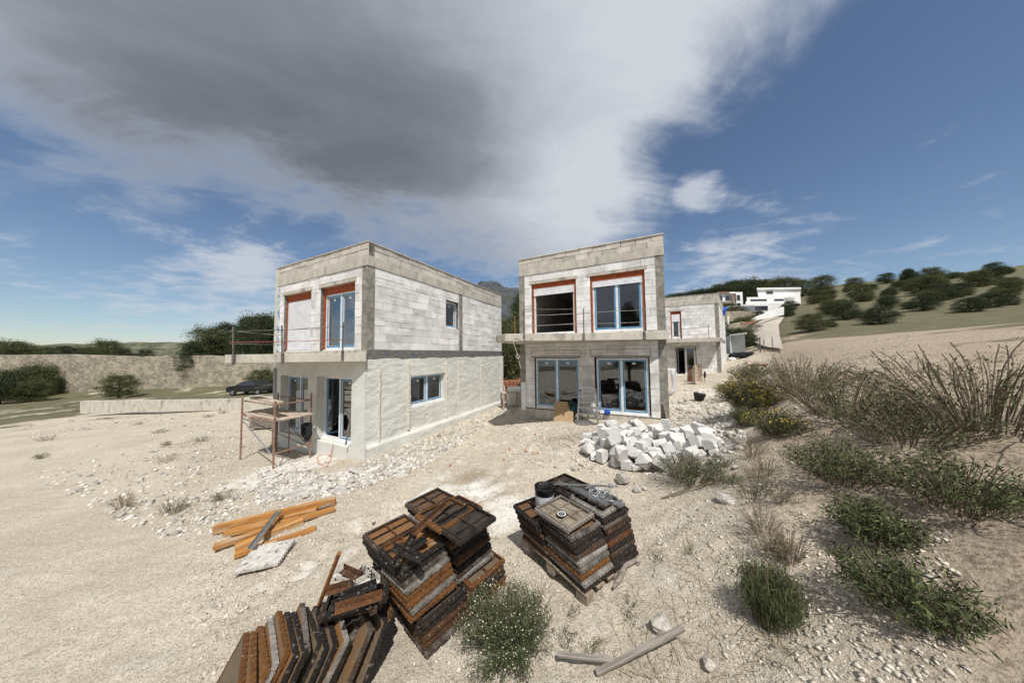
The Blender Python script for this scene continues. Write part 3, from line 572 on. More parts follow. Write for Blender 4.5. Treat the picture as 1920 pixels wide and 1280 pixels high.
# ------------------------------------------------------------------ guard rails on the balconies
def guard_rail(label, posts, rails, wires=(), mats=('rebar',)):
    p0 = posts[0][0]; o = empty('guard_rail', p0, 0, label, 'railing', 'makeshift balcony guard rails'); org = Vector(p0)
    for p, q in posts:
        mb = MB(); mb.tube([Vector(p) - org, Vector(q) - org], .019, 8); mb.build('post', M['rebar'], o)
        mb = MB(); b = Vector(p) - org; mb.M = Matrix.Translation(b); mb.box(-.03, -.02, .02, .03, .03, .30); mb.build('clamp', M['rebar'], o, bevel=.004)
    for pts, m, r in rails: mb = MB(); mb.tube([Vector(q) - org for q in pts], r, 6); mb.build('rail', M[m], o)
    return o
def slabpt(px, py, y): return tuple(P_y(px, py, y))
yR = 8.585
guard_rail('thin steel guard rail clamped to the balcony of the house behind the block pile',
    [(slabpt(983, 646, yR), slabpt(982, 579, yR)), (slabpt(1095, 642, yR), slabpt(1094, 578, yR)), (slabpt(1209, 638, yR), slabpt(1206, 577, yR))],
    [([slabpt(976, 580.5, yR - .02), slabpt(1080, 579.5, yR - .02)], 'rebar', .008), ([slabpt(978, 591.5, yR + .02), slabpt(1030, 590.5, yR + .02), slabpt(1094, 587, yR + .02), slabpt(1150, 583.5, yR + .02), slabpt(1212, 581, yR + .02)], 'rail', .0075),
     ([slabpt(983, 611, yR - .02), slabpt(1040, 609, yR - .02), slabpt(1095, 605.5, yR - .02)], 'rail', .0075), ([slabpt(983, 612, yR + .02), slabpt(1095, 606.5, yR + .02), slabpt(1150, 606, yR + .02), slabpt(1211, 603.5, yR + .02)], 'rail', .007)])
yL = 7.67
guard_rail('steel guard rail with a red lower bar on the balcony of the rendered house',
    [(slabpt(529, 682, yL), slabpt(528.5, 610, yL)), (slabpt(642, 676.5, yL), slabpt(644, 604, yL)), (slabpt(437, 684, yL), slabpt(437, 612, yL))],
    [([slabpt(430, 621, yL - .02), slabpt(480, 619.7, yL - .02), slabpt(540, 618, yL - .02), slabpt(645, 612, yL - .02)], 'rebar', .011), ([slabpt(430, 641.5, yL - .02), slabpt(520, 640.5, yL - .02), slabpt(560, 639.5, yL - .02), slabpt(644, 636.5, yL - .02)], 'redbar', .011),
     ([slabpt(430, 620, yL + .03), slabpt(530, 629, yL + .03)], 'rail', .007), ([slabpt(430, 644, yL + .03), slabpt(529, 646, yL + .03)], 'rail', .007)])
yT = 18.70
def tpt(px, py): # on the front edge of the far balcony
    r = ray(px, py); a, b = Vector((14.9, 18.75)), Vector((11.7, 20.3)); n = Vector((b.y - a.y, a.x - b.x)); t = (n.dot(a) + .03 * n.length) / n.dot(Vector((r.x, r.y))); return tuple(r * t)
guard_rail('rusty guard rail on the balcony of the farthest house', [(tpt(1271, 645), tpt(1271, 617)), (tpt(1330, 640), tpt(1328, 609))], [([tpt(1262, 619), tpt(1329, 612)], 'rebar', .014), ([tpt(1262, 631), tpt(1330, 625)], 'rebar', .012)])
# ------------------------------------------------------------------ steel formwork panels
ORD = ['topmost', 'second from top', 'third from top', 'fourth from top', 'fifth from top', 'sixth from top', 'seventh from top', 'eighth from top', 'ninth from top', 'tenth from top', 'eleventh from top', 'twelfth from top', 'thirteenth from top', 'fourteenth from top', 'lowest']
def make_panel(a, b, h=.0545):
    r = empty('formwork_panel', (0, 0, -50))
    mb = MB(); t = .007; q = .016; hl = h * .70
    def ring(e, w, z0, z1):
        for (x0, y0, x1, y1) in ((-a / 2 + e, -b / 2 + e, a / 2 - e, -b / 2 + e + w), (-a / 2 + e, b / 2 - e - w, a / 2 - e, b / 2 - e), (-a / 2 + e, -b / 2 + e + w, -a / 2 + e + w, b / 2 - e - w), (a / 2 - e - w, -b / 2 + e + w, a / 2 - e, b / 2 - e - w)): mb.box(x0, y0, z0, x1, y1, z1)
    ring(0, t, 0, hl); ring(t, q, hl - .006, hl - .0005); ring(q, t, hl, h)
    n = 9
    for k in range(n):                 # rivet heads along the rim
        f = (k + .5) / n - .5
        for s in (-1, 1):
            mb.box(f * a - .008, s * b / 2 - .009, h * .30, f * a + .008, s * b / 2 + .009, h * .30 + .016); mb.box(s * a / 2 - .009, f * b - .008, h * .30, s * a / 2 + .009, f * b + .008, h * .30 + .016)
    mb.build('rim', M['panelframe'], r)
    mb = MB(); mb.box(-a / 2 + t, -b / 2 + t, .006, a / 2 - t, b / 2 - t, .011); mb.build('sheet', M['panelsheet'], r)
    mb = MB(); mb.box(-.004, -b / 2 + t, .012, .004, b / 2 - t, .036); mb.build('rib', M['panelframe'], r)
    for s in (-1, 1): mb = MB(); mb.box(-a / 2 + t, s * b * .18 - .004, .0125, a / 2 - t, s * b * .18 + .004, .032); mb.build('rib', M['panelframe'], r)
    return r
PROTO = {}
def panel(a, b, Mx, label, group):
    if (a, b) not in PROTO: o = PROTO[(a, b)] = make_panel(a, b); tag(o, label, 'formwork panel', group)
    else:
        o = dup(PROTO[(a, b)]); tag(o, label, 'formwork panel', group)
        for c in KIDS.get(o.name, []): pass
    o.matrix_world = Mx; return o
PH = .0545
def stack_column(corner, phi, i, j, a, b, n, z0, shift, colname, group, gap=.015, jit=.012, twist=0.0, joff=0.0):
    phi0 = phi
    out = []
    for k in range(n):
        phi = phi0 + twist * k / max(1, n - 1); ex = Vector((math.cos(phi), math.sin(phi), 0)); ey = Vector((-math.sin(phi), math.cos(phi), 0))
        s = Vector(shift(k / max(1, n - 1), k)).to_3d()
        c = Vector(corner) + ex * (a / 2 + i * (a + gap)) + ey * (b / 2 + j * (b + gap)) + s; c.z = z0 + k * (PH + .001)
        c += ex * random.uniform(-jit, jit) + ey * random.uniform(-jit, jit)
        Mx = Matrix.Translation(c) @ Matrix.Rotation(phi + random.uniform(-.045, .045) + (math.pi if random.random() < .5 else 0), 4, 'Z')
        out.append(panel(a, b, Mx, 'rusty steel formwork panel, %s in the %s' % (ORD[n - 1 - k], colname), group))
    return out
def pallet(corner, phi, lx, ly, zg, label):
    o = empty('pallet', (corner[0], corner[1], zg), phi, label, 'pallet', 'wooden pallets')
    for k in range(3):
        for q in range(3): mb = MB(); x = .05 + q * (lx - .1) / 2; y = .07 + k * (ly - .14) / 2; mb.box(x - .05, y - .07, .0225, x + .05, y + .07, .10); mb.build('block', M['palletwood'], o, bevel=.004)
    for k in range(3): mb = MB(); y = .05 + k * (ly - .1) / 2; mb.box(0, y - .05, 0, lx, y + .05, .022); mb.build('runner', M['palletwood'], o, bevel=.003)
    for k in range(6): mb = MB(); x = .05 + k * (lx - .1) / 5; mb.box(x - .055, 0, .1005, x + .055, ly, .122); mb.build('deck_board', M['palletwood'], o, bevel=.003)
    return o
def V2(p): return Vector((p.x, p.y, 0))
# right-hand stack: four columns on a pallet
b2 = P_ground(1101, 1138); phi2 = math.radians(35); G2 = 'panels of the right stack'
ex2 = Vector((math.cos(phi2), math.sin(phi2), 0)); ey2 = Vector((-math.sin(phi2), math.cos(phi2), 0))
zp2 = b2.z - .01; pallet(b2 - ex2 * .01 - ey2 * .01, phi2, .95, 1.02, zp2, 'wooden pallet under the right stack of rusty formwork panels')
z2 = zp2 + .124
lean2 = lambda t, k: (-.12 * t, .05 * t)
stack_column(b2, phi2, 0, 0, .44, .49, 9, z2, lean2, 'front column of the right stack', G2)
stack_column(b2, phi2, 1, 0, .44, .49, 10, z2, lambda t, k: (-.09 * t, .07 * t), 'right column of the right stack', G2)
stack_column(b2, phi2, 0, 1, .44, .49, 7, z2, lambda t, k: (-.12 * t, .02 * t), 'left column of the right stack', G2)
stack_column(b2, phi2, 1, 1, .44, .49, 10, z2, lambda t, k: (-.09 * t, .03 * t), 'rear column of the right stack', G2)
ztop2 = z2 + 9 * (PH + .001) + .002
# the pale panel lying askew on the front column, upside down
ct = P_z(1057, 959, ztop2 + PH * .5)
pt = panel(.44, .49, Matrix.Translation((ct.x, ct.y, ztop2 + .001)) @ Matrix.Rotation(phi2 + .05, 4, 'Z'), 'pale worn formwork panel lying askew on the right stack, a grinding disc in it', G2)
for c in KIDS[pt.name]:
    if c.name.startswith('rim'): c.data = c.data.copy(); c.data.materials.clear(); c.data.materials.append(M['oldwood'])
    if c.name.startswith('sheet') or c.name.startswith('rib'):
        c.data = c.data.copy(); c.data.materials.clear(); c.data.materials.append(mat('worn_panel_board', (.27, .23, .175), (.17, .14, .105), 5, .85, .4, 30, c3=(.12, .09, .065), s3=4, t3=(.58, .7), stretch=(3, .8, 1)))
zt = ztop2 + .0385
mb = MB(); mb.lathe([(.012, .0), (.055, .0), (.058, .003), (.055, .006), (.024, .006), (.022, .002), (.012, .002), (.012, .0)], 32); disc = mb.build('grinding_disc', M['rubber'], None, smooth=False)
mb = MB(); mb.lathe([(.006, .0065), (.021, .0065), (.021, .009), (.006, .009), (.006, .0065)], 24); mb.build('centre_ring', M['steel'], disc)
mb = MB(); mb.lathe([(.036, .0063), (.046, .0063), (.046, .0072), (.036, .0072), (.036, .0063)], 32); mb.build('paper_label', M['pvc'], disc)
pd = P_z(1053, 963, zt + .004); disc.location = (pd.x, pd.y, zt); tag(disc, 'dark round grinding disc with a pale ring on the pale formwork panel', 'grinding disc')
# paint pail
zl2 = z2 + 7 * (PH + .001); pp = P_z(1020, 907, zl2 + .30)
pail = empty('paint_pail', (pp.x, pp.y, zl2 - .050), 0, 'white paint pail with tar black upper half on the right panel stack', 'pail')
mb = MB(); mb.lathe([(.0, .003), (.098, .003), (.100, .0), (.104, .01), (.1135, .24), (.1135, .241)], 40); mb.build('body', M['pail'], pail, smooth=True)
mb = MB(); mb.lathe([(.1137, .238), (.1150, .288), (.119, .290), (.1195, .312), (.121, .322), (.119, .33), (.114, .328), (.108, .20), (.1, .14), (.0, .14)], 40); mb.build('tarred_rim', M['tar'], pail, smooth=True)
mb = MB(); mb.tube([(.121 * math.cos(t), .121 * math.sin(t) - .0, .25 - .10 * math.sin(max(0, min(math.pi, (t - 3.4) / 2.6 * math.pi)))) for t in np.linspace(3.4, 6.0, 14)], .0028, 6); mb.build('wire_handle', M['rebar'], pail)
mb = MB(); mb.add([(.1139 * math.cos(t), .1139 * math.sin(t), z) for z in (.06, .14) for t in np.linspace(4.3, 5.2, 8)], [(i, i + 1, i + 9, i + 8) for i in range(7)]); mb.build('faded_label', mat('faded_pail_label', (.62, .63, .64), (.40, .42, .46), 14, .6), pail)
# galvanised profiles and wire on the rear of the stack
def profile(p, q, label, w=.045, h=.022, m='steel', grp='galvanised profiles on the right stack'):
    p, q = Vector(p), Vector(q); d = (q - p).normalized(); s = d.cross(Vector((0, 0, 1))).normalized(); u = s.cross(d); mb = MB()
    for (o, ww, hh, du) in ((Vector((0, 0, 0)), w, .003, 0), (s * (w / 2), .003, h, h / 2), (-s * (w / 2), .003, h, h / 2)): mb.bar(p + o + u * du, q + o + u * du, ww, hh)
    o = mb.build('metal_profile', M[m]); return tag(o, label, 'metal profile', grp)
zr2 = ztop2 + PH + .012
profile(P_z(1044, 904, zr2 + .002), P_z(1168, 949, zr2 + .004), 'long bright metal profile lying slantwise over the right panel stack', .05)
profile(P_z(1072, 916, zr2 + .028), P_z(1138, 947, zr2 + .028), 'shorter metal channel resting on the long bright profile of the stack', .055, .03)
profile(P_z(1040, 908, zr2 + .036), P_z(1158, 912, zr2 + .045), 'thin metal rod-like profile pointing right over the wire tangle', .02, .012)
mb = MB(); cw = P_z(1124, 926, zr2 + .05)
for k in range(26):
    r = random.uniform(.05, .16); cx, cy = random.gauss(0, .05), random.gauss(0, .04); t0 = random.uniform(0, 6.28); nrm = Vector((random.gauss(0, .5), random.gauss(0, .5), 1)).normalized(); a_ = nrm.orthogonal().normalized(); b_ = nrm.cross(a_)
    mb.tube([Vector((cw.x + cx, cw.y + cy, cw.z + random.uniform(0, .03))) + a_ * r * math.cos(t0 + t) + b_ * r * (.8 + .2 * math.sin(3 * t)) * math.sin(t0 + t) for t in np.linspace(0, random.uniform(3, 6), 16)], .0021, 4, False)
tag(mb.build('wire_tangle', M['wire']), 'loose tangle of bright tie wire on the right panel stack', 'wire')
# left-hand stack: two tall columns
b1 = P_ground(799, 1238); phi1 = math.radians(47); G1 = 'panels of the left stack'
ex1 = Vector((math.cos(phi1), math.sin(phi1), 0)); ey1 = Vector((-math.sin(phi1), math.cos(phi1), 0))
z1 = b1.z + .015
def sh1(t, k): return (-.13 * t, .0) if k < 5 else (-.04 - .19 * t, .01 * t)
colA = stack_column(b1, phi1, 0, 0, .48, .42, 13, z1, sh1, 'near column of the left stack', G1, twist=.10)
stack_column(b1, phi1, 1, 0, .48, .42, 15, z1, lambda t, k: ((-.05 * t, 0) if k < 5 else (-.08 - .13 * t, .01 * t)), 'right column of the left stack', G1, twist=.08)
stack_column(b1, phi1, 0, 1, .48, .42, 12, z1, lambda t, k: (-.20 * t, .03 * t), 'hidden left column of the left stack', G1, twist=.08)
stack_column(b1, phi1, 1, 1, .48, .42, 14, z1, lambda t, k: (-.20 * t, .03 * t), 'back column of the left stack', G1, twist=.08)
za = z1 + 13 * (PH + .001); zb_ = z1 + 15 * (PH + .001)
cB = P_z(872, 972, zb_ + PH)
pdk = panel(.48, .42, Matrix.Translation((cB.x, cB.y, zb_ + .002)) @ Matrix.Rotation(phi1 + .06, 4, 'Z'), 'dark tray-like steel panel with ribs lying askew on the right column of the left stack', G1)
def recolor(o, part, m):
    for c in KIDS[o.name]:
        if c.name.startswith(part): c.data = c.data.copy(); c.data.materials.clear(); c.data.materials.append(m)
for prt in ('sheet', 'rim', 'rib'): recolor(pdk, prt, M['darksheet'])
for prt in ('sheet', 'rib'): recolor(colA[-1], prt, M['orangesheet'])
cB2 = P_z(836, 962, zb_ + .02)
panel(.48, .42, Matrix.Translation((cB2.x, cB2.y, zb_ - .006)) @ Matrix.Rotation(phi1 + .10, 4, 'Z') @ Matrix.Rotation(.05, 4, 'Y'), 'panel slid back on top of the left stack, half hidden by the dark tray', G1)
M['crust'] = mat('lime_crust_and_highlight', (.55, .52, .47), (.40, .37, .335), 12, .95, .6, 40, c3=(.10, .085, .07), s3=14, t3=(.60, .66))  # real lime crust on the lone panel, painted highlights on the loose bars
# angle bars
def angle_bar(p, q, label, grp, m='panelframe', w=.05):
    p, q = Vector(p), Vector(q); d = (q - p).normalized(); s = d.cross(Vector((0, 0, 1))).normalized(); u = s.cross(d); mb = MB(); L = (q - p).length
    mb.M = Matrix(((d.x, s.x, u.x, p.x), (d.y, s.y, u.y, p.y), (d.z, s.z, u.z, p.z), (0, 0, 0, 1)))
    mb.box(0, -w / 2, 0, L, w / 2, .005); mb.box(0, -w / 2, .0055, L, -w / 2 + .005, w)
    n = int(L / .05)
    for k in range(n): x = (k + .5) * L / n; mb.box(x - .010, -w / 2 - .005, w * .45, x + .010, -w / 2 + .010, w * .45 + .016); mb.box(x - .009, -.004, .004, x + .009, .010, .010)
    Mi = mb.M.copy(); o = mb.build('angle_bar', M[m]); o.data.transform(Mi.inverted()); o.matrix_world = Mi; return tag(o, label, 'angle bar', grp)
for k, (p, q) in enumerate([((721, 1031), (758, 1012)), ((750, 1045), (800, 1012)), ((742, 1062), (778, 1003)), ((735, 1030), (790, 1052))]):
    angle_bar(P_z(*p, za + .012 + .02 * k), P_z(*q, za + .014 + .024 * k), 'short perforated angle bar lying loose on the near column of the left stack', 'loose angle bars on the left stack')
angle_bar(P_z(776, 1003, zb_ + .02), P_z(845, 940, zb_ + .062), 'long mortar-spattered angle bar along the top edge of the left stack', 'loose angle bars on the left stack', w=.05)
# panels leaning like fallen dominoes
GD = 'panels leaning in a row at the lower left'
tops = [(450, 1300), (470, 1281), (490, 1262), (510, 1246), (531, 1230), (547, 1224), (562, 1219), (577, 1217), (592, 1216), (609, 1214), (627, 1206), (648, 1193), (667, 1180), (690, 1172), (713, 1161), (737, 1150)]
nh = Vector((.71, .70, 0)).normalized(); ee = Vector((-.70, .71, 0)).normalized(); wv = (nh * .50 + Vector((0, 0, .866))).normalized(); nv = ee.cross(wv).normalized()
nt_ = len(tops)
for k, (px, py) in enumerate(tops):
    ln_ = .50 + random.uniform(-.07, .05); wv = (nh * ln_ + ee * random.uniform(-.10, .12) + Vector((0, 0, math.sqrt(max(.1, 1 - ln_ * ln_))))).normalized(); nv = ee.cross(wv).normalized()
    t = P_z(px, py, -2.20 + random.uniform(-.04, .025)); c = t - wv * .24 + ee * (.25 + random.uniform(-.05, .05))
    ang = random.uniform(-.05, .05)
    R_ = Matrix(((ee.x, wv.x, nv.x, c.x), (ee.y, wv.y, nv.y, c.y), (ee.z, wv.z, nv.z, c.z), (0, 0, 0, 1)))
    q = nt_ - 1 - k
    lab = ('formwork panel leaning on the left stack, %s of the tilted row counted from the stack' % ['first', 'second', 'third', 'fourth', 'fifth', 'sixth', 'seventh', 'eighth', 'ninth', 'tenth', 'eleventh', 'twelfth', 'thirteenth', 'fourteenth', 'fifteenth', 'sixteenth'][q])
    panel(.50, .48, R_ @ Matrix.Rotation(ang, 4, 'Z'), lab, GD)
for k in range(2):
    c = P_z(672 + 4 * k, 1114 - 7 * k, -2.17 + .056 * k)
    panel(.48, .42, Matrix.Translation(c) @ Matrix.Rotation(math.radians(14 + 5 * k), 4, 'Z'), 'formwork panel lying flat over the tilted row beneath the loose bars, %s' % ('upper one' if k else 'lower one'), 'panels under the loose bars')
zb3 = -2.17 + .056 * 2
bars = [((626, 1078), (672, 1079)), ((632, 1103), (690, 1095)), ((621, 1142), (700, 1108)), ((652, 1113), (684, 1066)), ((660, 1110), (690, 1068)), ((640, 1082), (712, 1094)), ((626, 1092), (664, 1105)), ((700, 1152), (702, 1072)), ((655, 1112), (698, 1140)), ((688, 1074), (708, 1094)), ((610, 1113), (660, 1100)), ((636, 1126), (706, 1098)), ((670, 1100), (694, 1085)), ((627, 1148), (716, 1120)), ((640, 1070), (676, 1086))]
for k, (p, q) in enumerate(bars):
    z = zb3 + .008 + .009 * k
    angle_bar(P_z(*p, z), P_z(*q, z + random.uniform(-.004, .02)), 'perforated angle bar with painted-in pale highlight in the jumble left of the left stack' if k % 3 == 0 else 'loose dark perforated steel angle bar in the jumble left of the left stack', 'jumbled angle bars', 'crust' if k % 3 == 0 else 'panelframe')  # every third bar gets the pale coat as a painted highlight
mb = MB(); pa, pb_ = P_z(588, 1160, -2.42), P_z(636, 1036, -1.70); d = (pb_ - pa).normalized()
mb.tube([pa, pb_, pb_ - d * .001, pb_ - d * .10], .0175, 14, False, [.0175, .0175, .0145, .0145]); tag(mb.build('rusty_pipe', M['rustpipe'], smooth=False), 'rusty steel pipe standing aslant behind the leaning panels', 'pipe')
# timber beams at the left
GB = 'orange timber beams'
def beam(p, q, w, h, label, lift0=0.0, lift1=0.0, m='timber', name='timber_beam', grp=GB, cat='beam'):
    a = P_ground(*p); b = P_ground(*q); a.z += h / 2 + lift0; b.z += h / 2 + lift1; L = (b - a).length; d = (b - a).normalized(); s = d.cross(Vector((0, 0, 1))).normalized(); u = s.cross(d)
    mb = MB(); mb.box(-w / 2, -h / 2, 0, w / 2, h / 2, L); o = mb.build(name, M[m], bevel=.004)
    o.matrix_world = Matrix(((s.x, u.x, d.x, a.x), (s.y, u.y, d.y, a.y), (s.z, u.z, d.z, a.z), (0, 0, 0, 1))); return tag(o, label, cat, grp)
beam((400, 1006), (629, 944), .09, .13, 'topmost and longest orange timber beam of the loose bundle at left', .05, .0)
beam((420, 1006), (594, 958), .12, .06, 'orange timber beam just below the topmost one, ending beside a grey strip', .02, .0)
beam((600, 955), (626, 946), .03, .03, 'thin grey wooden strip at the right end of the orange beams', .02, 0, 'oldwood', 'wood_strip', None, 'wood strip')
beam((400, 1036), (628, 957), .10, .07, 'orange timber beam with a broken right end in the middle of the bundle', .05, .01)
beam((440, 1034), (568, 980), .10, .09, 'short square orange timber beam in the middle of the bundle', .0, .0)
beam((440, 1046), (592, 993), .09, .06, 'lowest long orange timber beam, lying apart from the bundle', .01, .0)
beam((489, 1034), (519, 1024), .10, .08, 'short sawn-off orange timber block beside the bundle', .0, .0)
beam((430, 1008), (560, 975), .07, .05, 'narrow orange timber lath between the longer beams', .04, .01)
pa, pb_ = P_ground(470, 1050), P_ground(524, 978); pa.z += .16; pb_.z += .19; profile(pa, pb_, 'grey galvanised channel laid across the orange timber beams', .075, .03, 'steel', None)
cpn = P_ground(501, 1056); cp_ = panel(.48, .50, Matrix.Translation(cpn + Vector((-.06, .05, .02))) @ Matrix.Rotation(math.radians(18), 4, 'Z') @ Matrix.Rotation(math.radians(180), 4, 'X') @ Matrix.Translation((0, 0, -.075)), 'formwork panel crusted white, lying alone below the orange timber beams', 'lone panels')
for c in KIDS[cp_.name]: c.data = c.data.copy(); c.data.materials.clear(); c.data.materials.append(M['crust'])
# ------------------------------------------------------------------ broken plank and boulder in front
beam((1046, 1242), (1166, 1250), .036, .024, 'shorter piece of the broken grey plank at the bottom', .055, .03, 'plank', 'broken_plank', 'pieces of a broken plank', 'plank')
beam((1118, 1264), (1283, 1213), .038, .026, 'longer splintered piece of the broken grey plank, its right end raised', .0, .13, 'plank', 'broken_plank', 'pieces of a broken plank', 'plank')
def rock_mesh(name, seed, sx=1, sy=1, sz=.7, sub=3, rough=.25, flat=0.0):
    bm = bmesh.new(); bmesh.ops.create_icosphere(bm, subdivisions=sub, radius=.5); r = np.random.default_rng(seed); dirs = r.normal(size=(9, 3)); dirs /= np.linalg.norm(dirs, axis=1)[:, None]; offs = r.uniform(.28, .46, 9)
    for v in bm.verts:
        p = np.array(v.co)
        for dd_, of in zip(dirs, offs):
            e_ = p @ dd_ - of
            if e_ > 0: p = p - dd_ * e_
        p = p * (1 + rough * .12 * r.normal()); v.co = (p[0] * sx, p[1] * sy, p[2] * sz)
    me = bpy.data.meshes.new(name); bm.to_mesh(me); bm.free(); me.attributes.new('tint', 'FLOAT', 'FACE'); return me
RK = [rock_mesh('stone', 100 + i, sx=random.uniform(.8, 1.3), sy=random.uniform(.7, 1.1), sz=random.uniform(.45, .8), sub=3, rough=.22) for i in range(6)]
SH = [rock_mesh('slab_shard', 200 + i, sx=random.uniform(1, 1.4), sy=random.uniform(.7, 1), sz=.20, sub=3, rough=.12) for i in range(5)]
for me in RK: me.materials.append(M['stone'])
for me in SH: me.materials.append(M['slabstone'])
def stone(me, p, s, label, grp, name='stone', cat='stone', sink=.15, flat=False):
    o = bpy.data.objects.new(name, me); COL.objects.link(o); o.location = (p.x, p.y, p.z + s * (.10 if flat else .28) - sink * s * .5); o.scale = (s, s, s)
    o.rotation_euler = (random.uniform(-.2, .2), random.uniform(-.2, .2), random.uniform(0, 6.28)); return tag(o, label, cat, grp)
stone(RK[0], P_ground(1243, 1184), .25, 'big pale boulder beside the raised end of the broken plank', None, 'boulder', 'boulder')
stone(RK[3], P_ground(1166, 904), .30, 'grey-brown boulder on the soil behind the right panel stack', None, 'boulder', 'boulder')
stone(RK[4], P_ground(1362, 942), .22, 'grey flat boulder on the slope below the small weeds', None, 'boulder', 'boulder')
for px, py, s in ((1147, 912, .14), (1196, 921, .17), (1209, 918, .13), (1143, 929, .10), (1232, 899, .10), (1170, 875, .14), (1150, 872, .2), (1215, 876, .12), (1380, 880, .16), (1370, 818, .28), (1090, 872, .16), (1075, 880, .12), (1042, 876, .1), (1012, 868, .1), (976, 876, .1), (1330, 1250, .12), (700, 978, .08), (640, 1015, .08), (725, 1016, .07)):
    stone(random.choice(RK), P_ground(px, py), s, 'small pale stone lying loose on the gravelly soil', 'loose pale stones on the soil')
def in_poly(x, y, poly):
    r = False; j = len(poly) - 1
    for i in range(len(poly)):
        if (poly[i][1] > y) != (poly[j][1] > y) and x < (poly[j][0] - poly[i][0]) * (y - poly[i][1]) / (poly[j][1] - poly[i][1]) + poly[i][0]: r = not r
        j = i
    return r
def sample(poly, n):
    out = []; xs_ = [p[0] for p in poly]; ys_ = [p[1] for p in poly]
    while len(out) < n:
        x, y = random.uniform(min(xs_), max(xs_)), random.uniform(min(ys_), max(ys_))
        if in_poly(x, y, poly): out.append((x, y))
    return out
RUB1 = [(684, 868), (760, 838), (860, 795), (944, 752), (962, 768), (905, 800), (840, 850), (760, 890), (640, 925), (480, 945), (480, 890), (560, 880), (640, 895)]
for x, y in sample([(480, 885), (600, 885), (720, 880), (790, 850), (790, 880), (650, 925), (480, 935)], 62): stone(random.choice(SH), P_ground(x, y), random.uniform(.16, .36), 'flat grey slab shard in the rubble before the rendered house', 'slab shards in the rubble', 'slab_shard', 'slab shard', flat=True)
for x, y in sample(RUB1, 60): stone(random.choice(RK), P_ground(x, y), random.uniform(.09, .22), 'angular grey stone in the rubble along the rendered wall', 'stones in the rubble')
for x, y in sample([(1265, 720), (1360, 715), (1385, 770), (1385, 800), (1265, 790)], 45): stone(random.choice(RK), P_ground(x, y), random.uniform(.08, .24), 'pale stone on the rubble path beside the right-hand house', 'stones on the rubble path')
M['chip'] = mat('brick_chip', (.42, .19, .10), (.30, .14, .08), 20, .95, rnd=.2)
for k in range(18):
    px, py = random.choice(sample([(940, 800), (1080, 820), (1100, 880), (980, 890), (900, 880), (760, 880), (840, 850)], 3)); me = RK[k % 6].copy(); me.materials.clear(); me.materials.append(M['chip']); stone(me, P_ground(px, py), random.uniform(.04, .09), 'small orange brick chip on the trodden ground between the houses', 'orange brick chips', 'brick_chip', 'brick chip')
# gravel and small rubble nobody could count
def pebbles(name, pts, sizes, m, flat=.6):
    base = np.array([(1, 0, 0), (-1, 0, 0), (0, 1, 0), (0, -1, 0), (0, 0, 1), (0, 0, -1)], float); fc = np.array([(0, 2, 4), (2, 1, 4), (1, 3, 4), (3, 0, 4), (2, 0, 5), (1, 2, 5), (3, 1, 5), (0, 3, 5)])
    n = len(pts); V = np.repeat(base[None], n, 0) * rng.uniform(.55, 1.25, (n, 6, 1)) + rng.normal(0, .22, (n, 6, 3)); V[:, :, 2] *= flat
    th = rng.uniform(0, 6.28, n); c, s = np.cos(th)[:, None], np.sin(th)[:, None]; X = V[:, :, 0] * c - V[:, :, 1] * s; Y = V[:, :, 0] * s + V[:, :, 1] * c; V[:, :, 0], V[:, :, 1] = X, Y
    V = V * sizes[:, None, None] + pts[:, None, :]; Fq = (fc[None] + (np.arange(n) * 6)[:, None, None]).reshape(-1, 3)
    me = np_mesh(name, V.reshape(-1, 3), Fq, np.repeat(rng.uniform(0, 1, n), 8)); return tag(obj_from_mesh(name, me, m), kind='stuff')
def on_ground(x, y): return gz(x, y) + micro(x, y)
n = 52000; yy = 1.1 + 11 * rng.uniform(0, 1, n) ** 1.7; xx = yy * rng.uniform(-1.25, 1.5, n) + .2
M['pebble'] = mat('pebble', (.54, .49, .415), (.44, .395, .33), 9, .95, tint=.4)
M['chalk'] = mat('chalky_rubble', (.54, .505, .45), (.40, .37, .325), 6, .95, tint=.42)
keep = fbm(xx * .9, yy * .9, 3, 41) + rng.uniform(-.25, .25, n) > -.12; xx, yy = xx[keep], yy[keep]
sz_ = .0045 + .020 * rng.uniform(0, 1, len(xx)) ** 3.5 + .0013 * yy
pebbles('gravel', np.stack([xx, yy, on_ground(xx, yy)], -1), sz_, M['pebble'])
def rub(poly, n, lo, hi, name, m):
    P = P_grounds(sample(poly, n)); P[:, 2] = on_ground(P[:, 0], P[:, 1]); pebbles(name, P, lo + (hi - lo) * rng.uniform(0, 1, n) ** 2.2, m)
rub(RUB1, 5200, .012, .085, 'rubble', M['chalk'])
rub([(480, 870), (700, 860), (960, 750), (975, 790), (880, 850), (780, 900), (650, 940), (480, 970)], 1600, .010, .05, 'rubble', M['chalk'])
rub([(1255, 712), (1360, 712), (1395, 760), (1390, 830), (1340, 830), (1250, 790)], 1500, .02, .10, 'rubble', M['chalk'])
rub([(960, 790), (1100, 800), (1110, 850), (1020, 880), (940, 850), (930, 800)], 900, .012, .05, 'rubble', M['chalk'])
rub([(1080, 830), (1340, 800), (1350, 870), (1280, 895), (1150, 890), (1050, 880)], 900, .012, .06, 'rubble', M['chalk'])
rub([(975, 784), (1090, 800), (1260, 792), (1260, 806), (1090, 815), (975, 798)], 420, .012, .06, 'rubble', M['chalk'])
rub([(1335, 780), (1392, 760), (1398, 830), (1350, 870), (1330, 840)], 600, .02, .12, 'rubble', M['chalk'])
rub([(1350, 700), (1385, 680), (1400, 700), (1385, 770), (1360, 720)], 500, .03, .14, 'rubble', M['chalk'])
rub([(40, 790), (470, 765), (470, 1000), (300, 1010), (60, 900)], 1500, .02, .09, 'rubble', M['chalk'])
